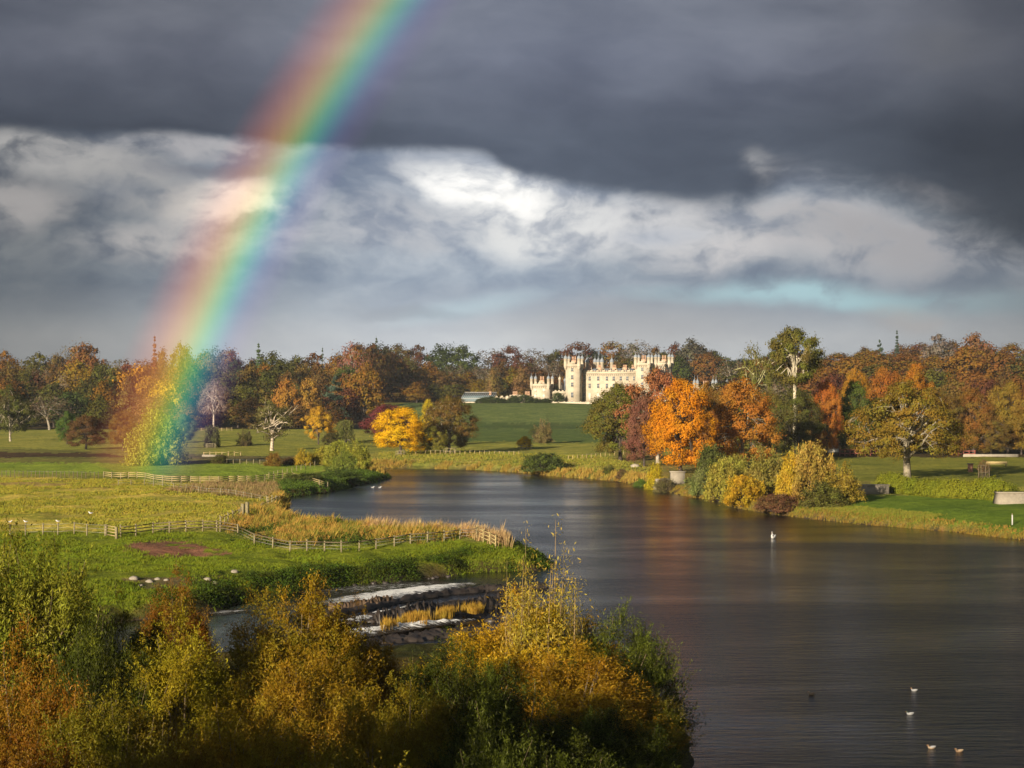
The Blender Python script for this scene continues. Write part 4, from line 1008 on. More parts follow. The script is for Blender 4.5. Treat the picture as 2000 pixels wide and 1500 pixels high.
# left pavilion and link
tower(-19.5, -10.0, 1.5, 10, 11.6, 13.4, 16.6, name='pavilion', wins=[], cr=.85)
for x in (-17.4, -12.6):
    win(x - .6, x + .6, 1.5, 6.4, 8.0, True); win(x - .6, x + .6, 1.5, 3.0, 4.9, True)
mb = MB(); mb.box(-10, 0, 6, 14, -2, 6.2); mb.box(-10, 0, 5.6, 6, 5.2, 6.6)
for i in range(5): mb.box(-9.6 + i * 2.0, -8.6 + i * 2.0, 5.6, 6.0, 6.6, 7.2)
mb.build('link_range', M_stone, castle)
mb = MB(); mb.box(-8, 4, 22, 34, -2, 10.5)
for i in range(6): mb.box(-8 + i * 1.9, -7 + i * 1.9, 21.7, 22.2, 10.5, 11.4)
mb.build('rear_range', M_stone, castle)
for i, (x, y, h_) in enumerate([(-9, 22, 13), (-6, 22, 12.2), (-3.6, 21.5, 13.4), (-1.8, 21.5, 12), (0.2, 22, 13)]):
    t = MB(); t.lathe(x, y, [(0, 5), (.7, 5), (.7, h_), (.85, h_ + .1), (0, h_ + .1)], 8); cupola(t, x, y, h_ + .1, .75, 3.2); t.build('turret', M_slate if i % 2 else M_stone, castle)
# low stable range with scalloped gables and chimneys
mb = MB(); mb.box(-42, -19.5, 4, 12, -2, 3.2); mb.box(-19.5, 0, -3.5, -3.1, -2, 2.2)
for i in range(7):
    x = -40.5 + i * 3.1; mb.tube([(x, 3.9, 3.2), (x, 4.6, 3.2)], 1.15, 10)
mb.box(-50, -42, 6, 9, -2, 2.6)
mb.box(-33, -24, 5, 10, 3.2, 4.6)
mb.build('low_range', M_stone, castle)
for x in (-44.5, -31.0, -29.6, -24.0, -22.6):
    c_ = MB(); c_.box(x - .7, x + .7, 6.2, 7.2, 2.5, 4.9)
    for i in range(3): c_.cyl(x - .45 + i * .45, 6.7, 4.9, 6.6, .17, .14, 6)
    c_.build('chimney', M_brick, castle)
# front terrace wall
mb = MB(); mb.box(-8, 40, -7.4, -6.9, -2.5, .9)
for i in range(17): mb.box(-8.15 + i * 3, -7.6 + i * 3, -7.5, -6.8, .9, 1.25)
mb.build('terrace_wall', M_stone2, castle)
# right wing, mostly behind the riverside trees
mb = MB(); mb.box(45.0, 70, 9, 16, -2, 5.5); mb.box(45.1, 70, 8.6, 9, 5.0, 6.4); mb.build('link_range', M_stone, castle)
tower(70, 80, 3, 12, 9.0, 10.8, 15.2, name='pavilion', cr=.85)
tower(84, 92, 24, 32, 9.0, 11.0, 15.4, name='pavilion', cr=.85)
# glasshouse
gh = empty("glasshouse", (_cx + math.cos(CRZ) * -60 - math.sin(CRZ) * 2, _cy + math.sin(CRZ) * -60 + math.cos(CRZ) * 2, CZ + .0), CRZ)
tag(gh, "long glasshouse with sloping glass roof left of the castle", "glasshouse")
M_whitepaint = simple("white_paint", (.40, .39, .36), .6, .12)
m, q = mat("roof_glass"); out(q, principled(q, (.10, .15, .17), .12, .6)); M_rglass = m
b_ = MB(); b_.box(0, 18.5, 0, .3, -1, .8); b_.box(0, 18.5, 6.8, 7.1, -1, 5.2); b_.build('wall', M_stone2, gh)
b_ = MB(); b_.box(.05, 18.45, .1, .2, .8, 2.6); b_.build('side_glass', M_rglass, gh)
b_ = MB(); b_._add([(0, 0, 2.65), (18.5, 0, 2.65), (18.5, 6.9, 5.9), (0, 6.9, 5.9), (0, 0, 2.55), (18.5, 0, 2.55), (18.5, 6.9, 5.8), (0, 6.9, 5.8)], [(0, 1, 2, 3), (7, 6, 5, 4), (0, 4, 5, 1), (1, 5, 6, 2), (2, 6, 7, 3), (3, 7, 4, 0)]); b_.build('glass_roof', M_rglass, gh)
b_ = MB()
for i in range(17):
    x = i * 18.3 / 16 + .1; b_.beam((x, -.02, 2.72), (x, 6.9, 5.97), .13, .10); b_.box(x - .09, x + .09, -.1, .08, .8, 2.6)
b_.beam((0, -.05, 2.66), (18.5, -.05, 2.66), .16, .18); b_.beam((0, 7, 6.0), (18.5, 7, 6.0), .22, .22); b_.build('frame', M_whitepaint, gh)

# clipped shrubs along the terrace
for k, (px, w_, h_) in enumerate([(942, 26, 3), (962, 30, 3.6), (985, 30, 3), (1004, 26, 4.2), (1026, 30, 4.4), (1048, 24, 3), (1068, 22, 2.6), (1090, 22, 5.5)]):
    d = 1048 if k < 7 else 1049; x, y, z = pick(px, d)
    plant(BUSHM[k % 3], x, y, h_, w_ / F * d * 1.2, (.05, .07, .03), .4, name='garden_shrub', label='dark garden shrub on the terrace ' + ['below the glasshouse', 'right of the glasshouse', 'under the single left chimney', 'under the middle chimneys', 'left of the small pavilion', 'under the small pavilion', 'right of the small pavilion', 'close against the left tower'][k], cat='shrub', group='garden shrubs below the castle', z=z)

# ================================================================ fences
M_post = simple("weathered_timber", (.19, .16, .085), .85, .35, 6); M_rail = simple("pale_timber", (.30, .23, .10), .85, .25, 6); M_dark = simple("dark_timber", (.11, .085, .05), .9, .3, 5)
M_wire = simple("fence_wire", (.25, .24, .22), .5)
def fence(name, pts, label, h=1.25, w=.13, mpost=None, rails=(), rmat=None, rh=.10, group=None, wires=(), jit=.05, cat='fence', kindpost='post'):
    P = [hit(px, py) for px, py in pts]
    Q = [P[0]]
    for p in P[1:]:
        if math.hypot(p[0] - Q[-1][0], p[1] - Q[-1][1]) < 28: Q.append(p)
    P = Q
    x0, y0, z0 = P[0]; root = empty(name, (x0, y0, z0)); tag(root, label, cat, group)
    for k, (x, y, z) in enumerate(P[:100]):
        b_ = MB(); hh = h * random.uniform(.94, 1.08); tx, ty = random.uniform(-jit, jit), random.uniform(-jit, jit)
        b_.beam((x - x0, y - y0, z - z0 - .3), (x - x0 + tx, y - y0 + ty, z - z0 + hh), w, w)
        b_.build(kindpost, mpost or M_post, root)
    for r_ in rails:
        b_ = MB()
        for (a, b2) in zip(P[:-1], P[1:]):
            b_.beam((a[0] - x0, a[1] - y0 - w * .65, a[2] - z0 + h * r_), (b2[0] - x0, b2[1] - y0 - w * .65, b2[2] - z0 + h * r_ ), .05, rh)
        b_.build('rail', rmat or M_rail, root)
    for r_ in wires:
        b_ = MB()
        for (a, b2) in zip(P[:-1], P[1:]):
            b_.beam((a[0] - x0, a[1] - y0 - w * .6, a[2] - z0 + h * r_), (b2[0] - x0, b2[1] - y0 - w * .6, b2[2] - z0 + h * r_), .022, .022)
        b_.build('wire', M_wire, root)
    return P
WP = fence("wire_fence", [(20, 1047), (50, 1046.5), (84, 1046), (113, 1045.6), (145, 1045.6), (170, 1046), (205, 1048)], "wire fence with thin wooden posts and gulls perched on it at the left", 1.45, .13, wires=(.3, .6, .9))
fence("rail_fence", [(236, 1050), (265.5, 1047.6), (299, 1043), (331, 1041.5), (363.5, 1039), (396, 1038.6), (424, 1039), (430, 1040), (465.4, 1047)], "dark-railed timber fence right of the field gate in front of the meadow", 1.35, .16, rails=(.35, .62, .88), rmat=M_dark)
fence("gate", [(207, 1048), (228, 1052)], "small timber field gate between the wire fence and the railed fence", 1.4, .26, rails=(.2, .45, .7, .92), cat='gate')
fence("rail_fence", [(465.4, 1047), (497, 1062), (533, 1071), (566.6, 1078.5), (600, 1076.5), (634, 1078.5), (667, 1078.5), (701.5, 1077), (734.6, 1074), (770.6, 1067), (802, 1063), (835, 1060), (868, 1057), (898, 1054), (931, 1051)],
      "long timber fence curving along the grassy promontory to its point", 1.15, .15, rails=(.88,), rmat=M_dark, wires=(.3, .6))
fence("rail_fence", [(931, 1051), (944, 1058), (957, 1064.6), (968, 1072)], "short pale railed fence dropping down the tip of the promontory", 1.3, .15, rails=(.3, .6, .9), mpost=M_rail)
fence("rail_fence", [(203, 934), (218, 935), (236, 936), (251, 935), (268, 935), (284, 936.5), (300, 940), (318, 942), (336, 943), (354, 943.5), (372, 944), (391, 944), (409, 944), (427, 944), (446, 943), (465, 943), (482, 942.5), (500, 941.5), (517, 940), (535, 938), (552, 936), (572, 936.5), (592, 940), (608, 945), (624, 951), (640, 957)],
      "long pale post-and-rail fence snaking across the pasture to the river", 1.25, .16, rails=(.35, .63, .9), rh=.13)
fence("wire_fence", [(231, 949), (256, 948), (282, 947), (300, 951), (318, 952), (340, 955), (364, 957), (388, 963), (404, 965), (431, 966), (446, 968), (461, 970), (476, 973), (492, 976), (508, 979), (524, 982)], "low wire fence between the meadow and the brown dock patch", 1.0, .12, wires=(.5, .9))
fence("rail_fence", [(522, 985), (531, 985.5), (540, 987)], "short wooden rail hurdle at the corner of the meadow by the inlet", 1.35, .2, rails=(.2, .5, .8), cat='hurdle')
sp = [(543 - k * 3.4, 983 + k * 1.45) for k in range(11)]
fence("paling_fence", sp, "leaning pale paling fence running down the dry grassy mound", 1.1, .09, rails=(.8,), jit=.3, kindpost='paling')
fence("fence_posts", [(474, 1008), (483, 1006)], "pair of thick weathered posts halfway down the paling fence", 1.5, .38, cat='posts')
sp = [(470 - k * 4.5, 1010 + k * 2.2) for k in range(10)]
fence("paling_fence", sp, "leaning pale paling fence joining the two thick posts to the dark fence", 1.2, .09, rails=(.8,), jit=.35, kindpost='paling')
fence("wire_fence", [(4 + k * 8.2, 932 + .12 * k) for k in range(24)], "dark wire fence with close posts across the left pasture", 1.3, .10, mpost=M_dark, wires=(.9,))
fence("wire_fence", [(430 + k * 13, 906 + .1 * k) for k in range(11)], "thin-posted wire fence along the far side of the bright green field", 1.1, .12, wires=(.9,))
fence("wire_fence", [(615 - k * 9, 911 + k * 2.3) for k in range(11)], "slanting wire fence climbing from the long rail fence to the willows", 1.1, .10, wires=(.9,))
fence("wire_fence", [(812 + k * 9.6, 887.5 + .12 * k) for k in range(22)], "pale-posted wire fence along the top of the far river bank", 1.1, .14, mpost=M_rail, wires=(.9,))
fence("wire_fence", [(1110 + k * 9, 899 - .9 * k) for k in range(13)], "pale-posted fence climbing from the far bank towards the olive-green tree", 1.1, .14, mpost=M_rail, wires=(.9,))
fence("rail_fence", [(398 + k * 12, 891 - .1 * k) for k in range(7)], "short pale post fence beside the low stones below the stag tree", 1.1, .2, mpost=M_rail, rails=(.8,))
fence("rail_fence", [(383 + k * 10, 842) for k in range(8)], "low pinkish wooden fence at the foot of the pale bare tree", 1.3, .2, mpost=M_rail, rails=(.3, .8))
def guard(px, py, r, label, h=1.3, n=9, M_rail=M_post):
    x, y, z = hit(px, py); root = empty("tree_guard", (x, y, z)); tag(root, label, "tree guard", "timber guards round park trees")
    for k in range(n):
        a = 6.283 * k / n; b_ = MB(); b_.beam((r * math.cos(a), r * math.sin(a), -.3), (r * math.cos(a), r * math.sin(a), h), .12, .12); b_.build('post', M_rail, root)
    b_ = MB()
    for zz in (.5, 1.0):
        for k in range(n):
            a, c_ = 6.283 * k / n, 6.283 * (k + 1) / n; b_.beam((r * math.cos(a), r * math.sin(a), h * zz - .08), (r * math.cos(c_), r * math.sin(c_), h * zz - .08), .06, .10)
    b_.build('rail', M_rail, root)
guard(1026, 879, 2.2, "low ring of pale rails round the small golden tree"); guard(878, 887, 1.6, "white rails round the foot of the brown-green tree", 1.6)
guard(412, 875, 1.4, "rail guard round the small dark green tree"); guard(479, 872, 1.3, "rail guard round the small brown-green tree")
guard(1922, 934, 1.0, "tall slatted guard round a thin sapling in the right park", 2.4, 8, M_dark); guard(782, 890, 1.2, "rails under the bright yellow tree")
T(BARE, 1922, 934, 895, 26, (.2, .12, .05), .2, DARK, name='sapling', label='thin bare sapling inside the slatted guard', cat='sapling')

# ================================================================ right bank things
M_rub = stone("rubble_stone", (.24, .215, .175)); M_pale = stone("pale_stone", (.28, .25, .20)); M_red = simple("red_brown_timber", (.20, .06, .045), .8)
def block(px, py, w, dpt, h, name, label, cat, m_, rz=0.0, cap=.0, batter=0.0):
    x, y, z = hit(px, py); root = empty(name, (x, y, z), rz); tag(root, label, cat)
    b_ = MB(); V = [(-w / 2, 0, -.6), (w / 2, 0, -.6), (w / 2, dpt, -.6), (-w / 2, dpt, -.6), (-w / 2 + batter, batter, h), (w / 2 - batter, batter, h), (w / 2 - batter, dpt, h), (-w / 2 + batter, dpt, h)]
    b_._add(V, [(3, 2, 1, 0), (4, 5, 6, 7), (0, 1, 5, 4), (1, 2, 6, 5), (2, 3, 7, 6), (3, 0, 4, 7)]); b_.build('wall', m_, root)
    if cap: c_ = MB(); c_.box(-w / 2 + batter - .15, w / 2 - batter + .15, batter - .15, dpt + .15, h + .003, h + cap); c_.build('coping', M_pale, root)
    return root
block(1324, 946, 2.6, 2.6, 2.2, "stone_pier", "square pale stone pier with flat cap below the orange tree", "pier", M_rub, cap=.2)
block(1296, 955, 3.2, 3.0, 1.9, "stone_ruin", "low rough stone block at the waterline left of the pier", "ruin", M_rub, .3)
block(1700, 965, 6.0, 2.0, 1.35, "stone_wall", "pale rubble wall end between the willow thicket and the green hedge", "wall", M_rub, cap=.15)
block(1998, 984, 7.5, 3.0, 1.5, "stone_wall", "pale rubble wall stub at the right edge beside the golf green", "wall", M_rub, .1, .15, .5)
block(1896, 922, .9, .6, 1.5, "marker_post", "squat reddish brick marker standing on the park grass", "marker", simple("red_brick", (.42, .20, .12)), cap=.15)
bx_, by_, bz_ = hit(1948, 911); bn = empty("picnic_bench", (bx_, by_, bz_)); tag(bn, "long low timber bench on the grass under the brown trees", "bench")
b_ = MB(); b_.box(-2.2, 2.2, 0, .5, .42, .52); b_.build('seat', M_rail, bn)
b_ = MB(); b_.box(-2.2, 2.2, .62, .70, .55, 1.0); b_.build('backrest', M_rail, bn)
for x in (-1.8, 1.8): b_ = MB(); b_.box(x - .08, x + .08, .02, .48, -.2, .42); b_.build('leg', M_dark, bn)
px_, py2, pz_ = hit(1977, 1026); mp = empty("depth_post", (px_, py2, pz_)); tag(mp, "white depth-gauge post standing on the edge of the golf green", "post")
b_ = MB(); b_.box(-.08, .08, -.05, .05, -.3, 1.3); b_.build('board', M_whitepaint, mp); b_ = MB(); b_.box(-.05, .05, .052, .12, -.4, 1.5); b_.build('upright', M_post, mp)
fence("rail_fence", [(1640 + k * 10, 890) for k in range(8)], "dark red rail fence behind the willow thicket", 1.6, .2, mpost=M_red, rails=(.35, .85), rmat=M_red, rh=.2)
fence("rail_fence", [(1860 + k * 11, 890) for k in range(5)], "dark red rail fence right of the big olive oak", 1.3, .2, mpost=M_red, rails=(.35, .85), rmat=M_red, rh=.2)
block(1617, 884, 5.5, 2.5, 1.2, "white_hut", "low white hut with grey roof behind the willow thicket", "hut", M_whitepaint, cap=.5)
block(1935, 892, 13.0, .5, .6, "stone_wall", "low pale wall at the foot of the shaded trees on the right", "wall", M_pale)
block(414, 892, 5.0, .6, .5, "stone_wall", "short pale stone wall in the ditch below the park", "wall", M_rub)
# hedge
hx = [(1735, 958), (1752, 962), (1770, 964), (1790, 966), (1810, 968), (1830, 970), (1850, 972), (1872, 973), (1895, 974), (1918, 975), (1940, 976), (1960, 977)]
x0, y0, z0 = hit(*hx[0]); hd = empty("hedge", (x0, y0, z0)); tag(hd, "long bright green rounded hedge between golf green and park", "hedge")
for k, (px, py) in enumerate(hx):
    x, y, z = hit(px, py); o = link(bpy.data.objects.new('hedge_bush', HEDGEP['crown']), hd); o.color = (.20, .215, .018, .4)
    s_ = random.uniform(.85, 1.15); o.location = (x - x0, y - y0 + .5, z - z0 - .1); o.scale = (1.0, .9, 1.2 * s_); o.rotation_euler = (0, 0, random.random() * 6.28)

# rocks
def rock(px, py, s_, label, m_=None, grp=None, z=None):
    rng = np.random.default_rng(int(px * 7 + py)); x, y, zz = hit(px, py)
    if z is not None: zz = z
    b_ = MB(); n = 12; prof = []
    V = []; rows = 6
    for i in range(rows):
        ph_ = math.pi * i / (rows - 1)
        for a in range(n):
            r_ = math.sin(ph_) * (.8 + .35 * rng.random()); V.append((r_ * math.cos(6.283 * a / n) * s_, r_ * math.sin(6.283 * a / n) * s_ * .8, math.cos(ph_) * s_ * .55 * (.85 + .3 * rng.random())))
    Q = [(i * n + a, (i + 1) * n + a, (i + 1) * n + (a + 1) % n, i * n + (a + 1) % n) for i in range(rows - 1) for a in range(n)]
    b_._add(V, Q); o = b_.build('rock', m_ or M_rub); o.location = (x, y, zz + .1 * s_); tag(o, label, 'rock', grp)
rk = ['pale angular', 'grey rounded', 'small white', 'flat grey', 'low pale', 'broken brown', 'rough white', 'half-buried grey']
for k, (px, py, s_) in enumerate([(262, 1133, .45), (292, 1138, .4), (308, 1132, .3), (325, 1134, .25), (405, 1135, .4), (420, 1140, .3), (458, 1118, .4), (275, 1145, .25)]):
    rock(px, py, s_, f"{rk[k]} rock on the near shore of the pasture" + ['', ', second from the left', ', between two larger ones', ', beside the reddish soil', ', left of the dark bank', ', at the foot of the bank', ', highest on the bank', ', nearest the bushes'][k], grp='rocks on the left shore')
rock(1241, 912, 1.1, 'pale boulder on the bank below the red-brown tree', M_pale)

# ================================================================ weir and rapids
def ribbon(pts_px, w, z0, z1, mat_, name, parent, zb=-.6):
    P = np.array([at(px, py, 0) for px, py in pts_px]); n = 70
    t = np.linspace(0, 1, n); tt = np.linspace(0, 1, len(P)); rng = np.random.default_rng(int(P[0, 0] * 10) & 1023)
    x = np.interp(t, tt, P[:, 0]); y = np.interp(t, tt, P[:, 1]); T_ = np.stack([np.gradient(x), np.gradient(y)], 1); T_ /= np.linalg.norm(T_, axis=1)[:, None]
    N_ = np.stack([-T_[:, 1], T_[:, 0]], 1); ww = w / 2 * (.7 + .6 * vnoise(t * 9, t * 0, 5)); zt = z1 * (.6 + .5 * fbm(t * 8, t * 0 + 3, 3, 9))
    prof = [(-1.2, 0), (-1.02, .8), (-.75, 1), (-.45, 1.04), (-.1, .96), (.25, 1.02), (.6, .9), (.9, .85), (1.05, .6), (1.25, 0)]
    V = []
    for i in range(n):
        for (u, k) in prof:
            e_ = u * ww[i] * (1 + .12 * rng.normal()); V.append((x[i] + N_[i, 0] * e_, y[i] + N_[i, 1] * e_, zb + (zt[i] - zb) * k * (1 + .16 * rng.normal()) if k else zb))
    m_ = len(prof); Q = [(i * m_ + j, (i + 1) * m_ + j, (i + 1) * m_ + j + 1, i * m_ + j + 1) for i in range(n - 1) for j in range(m_ - 1)]
    b_ = MB(); b_._add(V, Q, [(0, j + 1, j + 2) for j in range(m_ - 2)] + [((n - 1) * m_, (n - 1) * m_ + j + 2, (n - 1) * m_ + j + 1) for j in range(m_ - 2)])
    return b_.build(name, mat_, parent)
M_wet = simple("wet_stone", (.035, .027, .022), .45, .5, 1.2, .4, .05)
wr = empty("weir", (0, 0, 0)); tag(wr, "stepped dark stone weir crossing the channel beside the promontory", "weir")
ribbon([(640, 1204), (700, 1192), (760, 1180), (820, 1168), (880, 1160), (940, 1154), (1000, 1151), (1062, 1147)], 1.3, 0, .38, M_wet, 'sill', wr)
ribbon([(645, 1189), (720, 1183), (760, 1178)], 1.0, 0, .5, simple("brown_stone", (.10, .065, .04), .7), 'sill', wr)
ribbon([(735, 1208), (800, 1198), (860, 1190), (920, 1184), (985, 1180)], 3.6, 0, .42, M_wet, 'platform', wr)
ribbon([(735, 1216), (790, 1211), (850, 1204)], 1.2, 0, 1.0, M_wet, 'lower_wall', wr)
ribbon([(857, 1203), (890, 1198), (925, 1192), (985, 1184)], .6, 0, .9, M_wet, 'lower_wall', wr)
ribbon([(640, 1262), (760, 1252), (860, 1240), (930, 1232)], 3.5, 0, .22, M_wet, 'apron', wr)
# white water: low broken sheets of foam over the dark river
m, q = mat("foam"); oc = q.new('ShaderNodeTexCoord').outputs['Object']; fx, fy, fz = q.sep(oc)
ed = q.new('ShaderNodeAttribute', attribute_name='edge').outputs['Fac']
nn = q.noise(q.comb(q.mul(fx, .5), q.mul(fy, 2.2), 0), 1.8, 9, .78, .5)
fm = q.ss(q.add(nn, q.mul(ed, .20)), .575, .635)
w_ = q.new('ShaderNodeBsdfPrincipled'); w_.inputs['Base Color'].default_value = (.03, .024, .018, 1); w_.inputs['Roughness'].default_value = .12; w_.inputs['IOR'].default_value = 1.33
q.L.new(bump(q, nn, .25), w_.inputs['Normal'])
f_ = q.new('ShaderNodeBsdfDiffuse'); f_.inputs[0].default_value = (.80, .80, .78, 1); q.L.new(bump(q, nn, .3), f_.inputs['Normal'])
mx = q.new('ShaderNodeMixShader'); q.L.new(fm, mx.inputs[0]); q.L.new(w_.outputs[0], mx.inputs[1]); q.L.new(f_.outputs[0], mx.inputs[2]); out(q, mx.outputs[0]); M_foam = m
def foam(pts, ws, dens, z, hgt, name_label):
    """strip along photo points at water level; ws half widths in m; dens foam density along it"""
    P = np.array([at(px, py, 0) for px, py in pts]); n = 90; m_ = 26
    t = np.linspace(0, 1, n); xs = np.interp(t, np.linspace(0, 1, len(P)), P[:, 0]); ys = np.interp(t, np.linspace(0, 1, len(P)), P[:, 1])
    wv_ = np.interp(t, np.linspace(0, 1, len(ws)), ws); dv_ = np.interp(t, np.linspace(0, 1, len(dens)), dens)
    T_ = np.stack([np.gradient(xs), np.gradient(ys)], 1); T_ /= np.linalg.norm(T_, axis=1)[:, None]; Nn = np.stack([-T_[:, 1], T_[:, 0]], 1)
    u = np.linspace(-1, 1, m_)
    X_ = xs[:, None] + Nn[:, :1] * u[None] * wv_[:, None]; Y_ = ys[:, None] + Nn[:, 1:] * u[None] * wv_[:, None]
    ed_ = (1 - np.abs(u[None]) ** 1.5 * 1.6) * np.sin(np.pi * np.clip(t, .02, .98))[:, None] ** .4 * dv_[:, None]
    Z_ = z + hgt * np.clip(ed_, 0, 1) * (.3 + fbm(X_ * .9, Y_ * 2.2, 4, 77)) 
    V = np.stack([X_, Y_, Z_], -1).reshape(-1, 3)
    i = np.arange(n - 1)[:, None] * m_; j = np.arange(m_ - 1)[None]
    Fq = np.stack([i + j, i + j + 1, i + m_ + j + 1, i + m_ + j], -1).reshape(-1, 4)
    me = np_mesh('white_water', V, Fq, M_foam, True, {'edge': ('FLOAT', ed_.ravel())})
    o = link(bpy.data.objects.new('white_water', me)); tag(o, name_label, 'rapids', None, 'structure')
foam([(630, 1184), (720, 1170), (800, 1157), (860, 1148), (925, 1139)], [4.0, 4.6, 4.4, 2.6, 1.0], [.7, 1.0, 1.0, 1.0, .7], .03, .35, "bright broken foam sliding down the upper weir")
foam([(600, 1160), (700, 1150), (800, 1144), (880, 1138)], [5, 5, 4, 2], [.1, .25, .35, .1], .015, .15, "scattered foam flecks above the weir")
foam([(640, 1218), (700, 1212), (740, 1200), (790, 1190), (815, 1182)], [2.2, 2.0, 1.4, 1.0, .8], [1.0, .9, .8, .9, 1.0], .05, .3, "foaming chute between the two sills")
foam([(830, 1188), (870, 1183), (920, 1173)], [.5, .5, .4], [.9, 1.0, .8], .04, .25, "thin white line along the middle sill")
foam([(560, 1262), (640, 1250), (720, 1240), (790, 1230), (860, 1224), (925, 1216)], [2.5, 2.4, 2.0, 1.6, .8, .5], [1.0, .9, 1.0, .9, 1.2, .9], .24, .4, "white turbulent water below the lower weir wall")
foam([(410, 1200), (440, 1196), (480, 1192)], [1.5, 1.5, 1.2], [.3, .5, .4], .02, .15, "small ripples of foam where the stream narrows")

# ================================================================ grasses and herbs (uncountable: one object each)
def scatter(name, label, cat, regions, n, h, w, colA, colB, blades=4, lean=.35, seed=1, mat_=None, leafy=False, edge=None, hsd=.3, patch=None):
    """tufts on the ground inside photo-surveyed regions"""
    rng = np.random.default_rng(seed)
    msk = np.zeros(len(GX), bool)
    for r_ in regions: msk |= inpoly(PX + (na - .5) * 22, PY + (nf - .5) * 5, r_) & front
    msk &= ~inpoly(PX + (na - .5) * 22, PY + (nf - .5) * 5, [(238, 1070), (270, 1060), (340, 1058), (395, 1061), (445, 1080), (400, 1087), (300, 1085)])
    msk &= SD > (.15 if edge is None else edge[0])
    if edge is not None: msk &= SD < edge[1]
    idx = np.where(msk)[0]
    # weight by real area of the fan cell
    wt = RADw[idx]
    if patch is not None: wt = wt * sstep(fbm(GX[idx] / patch, GY[idx] / patch, 3, seed + 5), .42, .6)
    pk = rng.choice(idx, n, p=wt / wt.sum())
    x = GX[pk] + rng.normal(size=n) * .35; y = GY[pk] + rng.normal(size=n) * .6; z = height(x, y)
    nb_ = blades; N = n * nb_
    X0 = np.repeat(x, nb_) + rng.normal(size=N) * (.06 if not leafy else .22); Y0 = np.repeat(y, nb_) + rng.normal(size=N) * (.06 if not leafy else .22); Z0 = np.repeat(z, nb_) - .03
    hh = np.repeat(h * (1 + hsd * rng.normal(size=n)), nb_) * (.6 + .6 * rng.random(N)); hh = np.maximum(hh, h * .25)
    a = rng.random(N) * 6.283
    if leafy:
        P = np.stack([X0, Y0, Z0 + hh * rng.random(N)], 1)
        V, Fq = leaves(P, np.stack([np.cos(a) * .6, np.sin(a) * .6 - .3, np.full(N, .7)], 1) + rng.normal(size=(N, 3)) * .4, w, rng, 1.4)
        rnd = np.repeat(rng.random(N) * .6 + np.repeat(rng.random(n), nb_) * .4, 4)
    else:
        lx = np.cos(a) * hh * lean * rng.random(N) + hh * .10; ly = np.sin(a) * hh * lean * rng.random(N)
        wx = np.cos(a + 1.57) * w / 2; wy = np.sin(a + 1.57) * w / 2
        V = np.stack([np.stack([X0 - wx, Y0 - wy, Z0], 1), np.stack([X0 + wx, Y0 + wy, Z0], 1),
                      np.stack([X0 + lx * .5 + wx * .8, Y0 + ly * .5 + wy * .8, Z0 + hh * .6], 1), np.stack([X0 + lx, Y0 + ly, Z0 + hh], 1)], 1).reshape(-1, 3)
        Fq = np.arange(N * 4).reshape(-1, 4); rnd = np.repeat(np.clip(.5 * rng.random(N) + .5 * np.repeat(rng.random(n), nb_), 0, 1), 4)
    me = np_mesh(name, V, Fq, mat_ or M_grass, False, {'rnd': ('FLOAT', rnd)})
    o = link(bpy.data.objects.new(name, me)); o.color = (*colA, colB)
    tag(o, label, cat, None, 'stuff'); return o
M_grass = foliage_mat("grass_blades", (.07, .12, .015), trans=.35, nscale=.5, lo=.6, hi=1.35, gloss=0.0)
cell = (np.repeat(np.gradient(RAD) * RAD, nA) * np.tile(np.gradient(AZ), nR)); RADw = np.abs(cell)
PROM = [(-100, 1042), (430, 1042), (560, 1078), (900, 1058), (1100, 1075), (1100, 1125), (500, 1175), (300, 1260), (-100, 1300)]
MND = [(430, 1036), (470, 1005), (545, 968), (640, 990), (760, 1014), (1000, 1052), (930, 1049), (860, 1056), (700, 1064), (600, 1066), (500, 1056)]
scatter("bank_grass", "short lush green grass covering the promontory in front of the fence", "grass", [PROM], 46000, .17, .07, (.17, .205, .015), .35, 3, .6, seed=3, hsd=.5, patch=3.5)
scatter("tall_dry_grass", "tall golden dry grass on the mound behind the promontory fence", "dry grass", [MND], 20000, .55, .07, (.46, .28, .06), .75, 4, .7, seed=4, hsd=.5, patch=4)
scatter("tall_dry_grass", "tall pinkish tan reeds along the far rim of the promontory", "reeds", [[(700, 1008), (1000, 1046), (1000, 1064), (880, 1050), (720, 1036)]], 1700, .95, .05, (.46, .31, .15), .15, 6, .3, seed=5, hsd=.3, edge=(.3, 7))
scatter("bank_herbs", "dark leafy weeds and nettles along the low channel bank", "weeds", [[(300, 1100), (1100, 1060), (1110, 1130), (500, 1180), (300, 1240)]], 6500, .5, .16, (.05, .065, .008), .6, 9, seed=6, leafy=True, edge=(.2, 4.5), patch=2.6)
scatter("bank_herbs", "tussocks of dark green weeds scattered on the dry mound", "weeds", [MND, [(430, 1040), (620, 1060), (600, 1082), (460, 1060)]], 2600, .5, .22, (.07, .09, .015), .5, 9, seed=7, leafy=True, patch=5)
scatter("meadow_grass", "rough yellow-green tussocky grass of the left meadow", "grass", [[(-100, 930), (560, 945), (560, 985), (420, 1030), (200, 1045), (-100, 1045)]], 30000, .24, .12, (.36, .31, .04), .5, 3, .6, seed=8, patch=9)
scatter("dock_stems", "brown dead dock stems massed beside the long rail fence", "dead weeds", [[(320, 958), (420, 942), (543, 943), (548, 968), (500, 975), (400, 966)]], 4600, .5, .10, (.30, .20, .09), .4, 4, .3, seed=9)
scatter("bank_herbs", "dark rough herbage on the bank of the inlet and small spit", "weeds", [[(545, 900), (770, 930), (700, 955), (560, 985), (545, 960)]], 5200, .55, .24, (.08, .12, .02), .5, 7, seed=10, leafy=True, edge=(.2, 9))
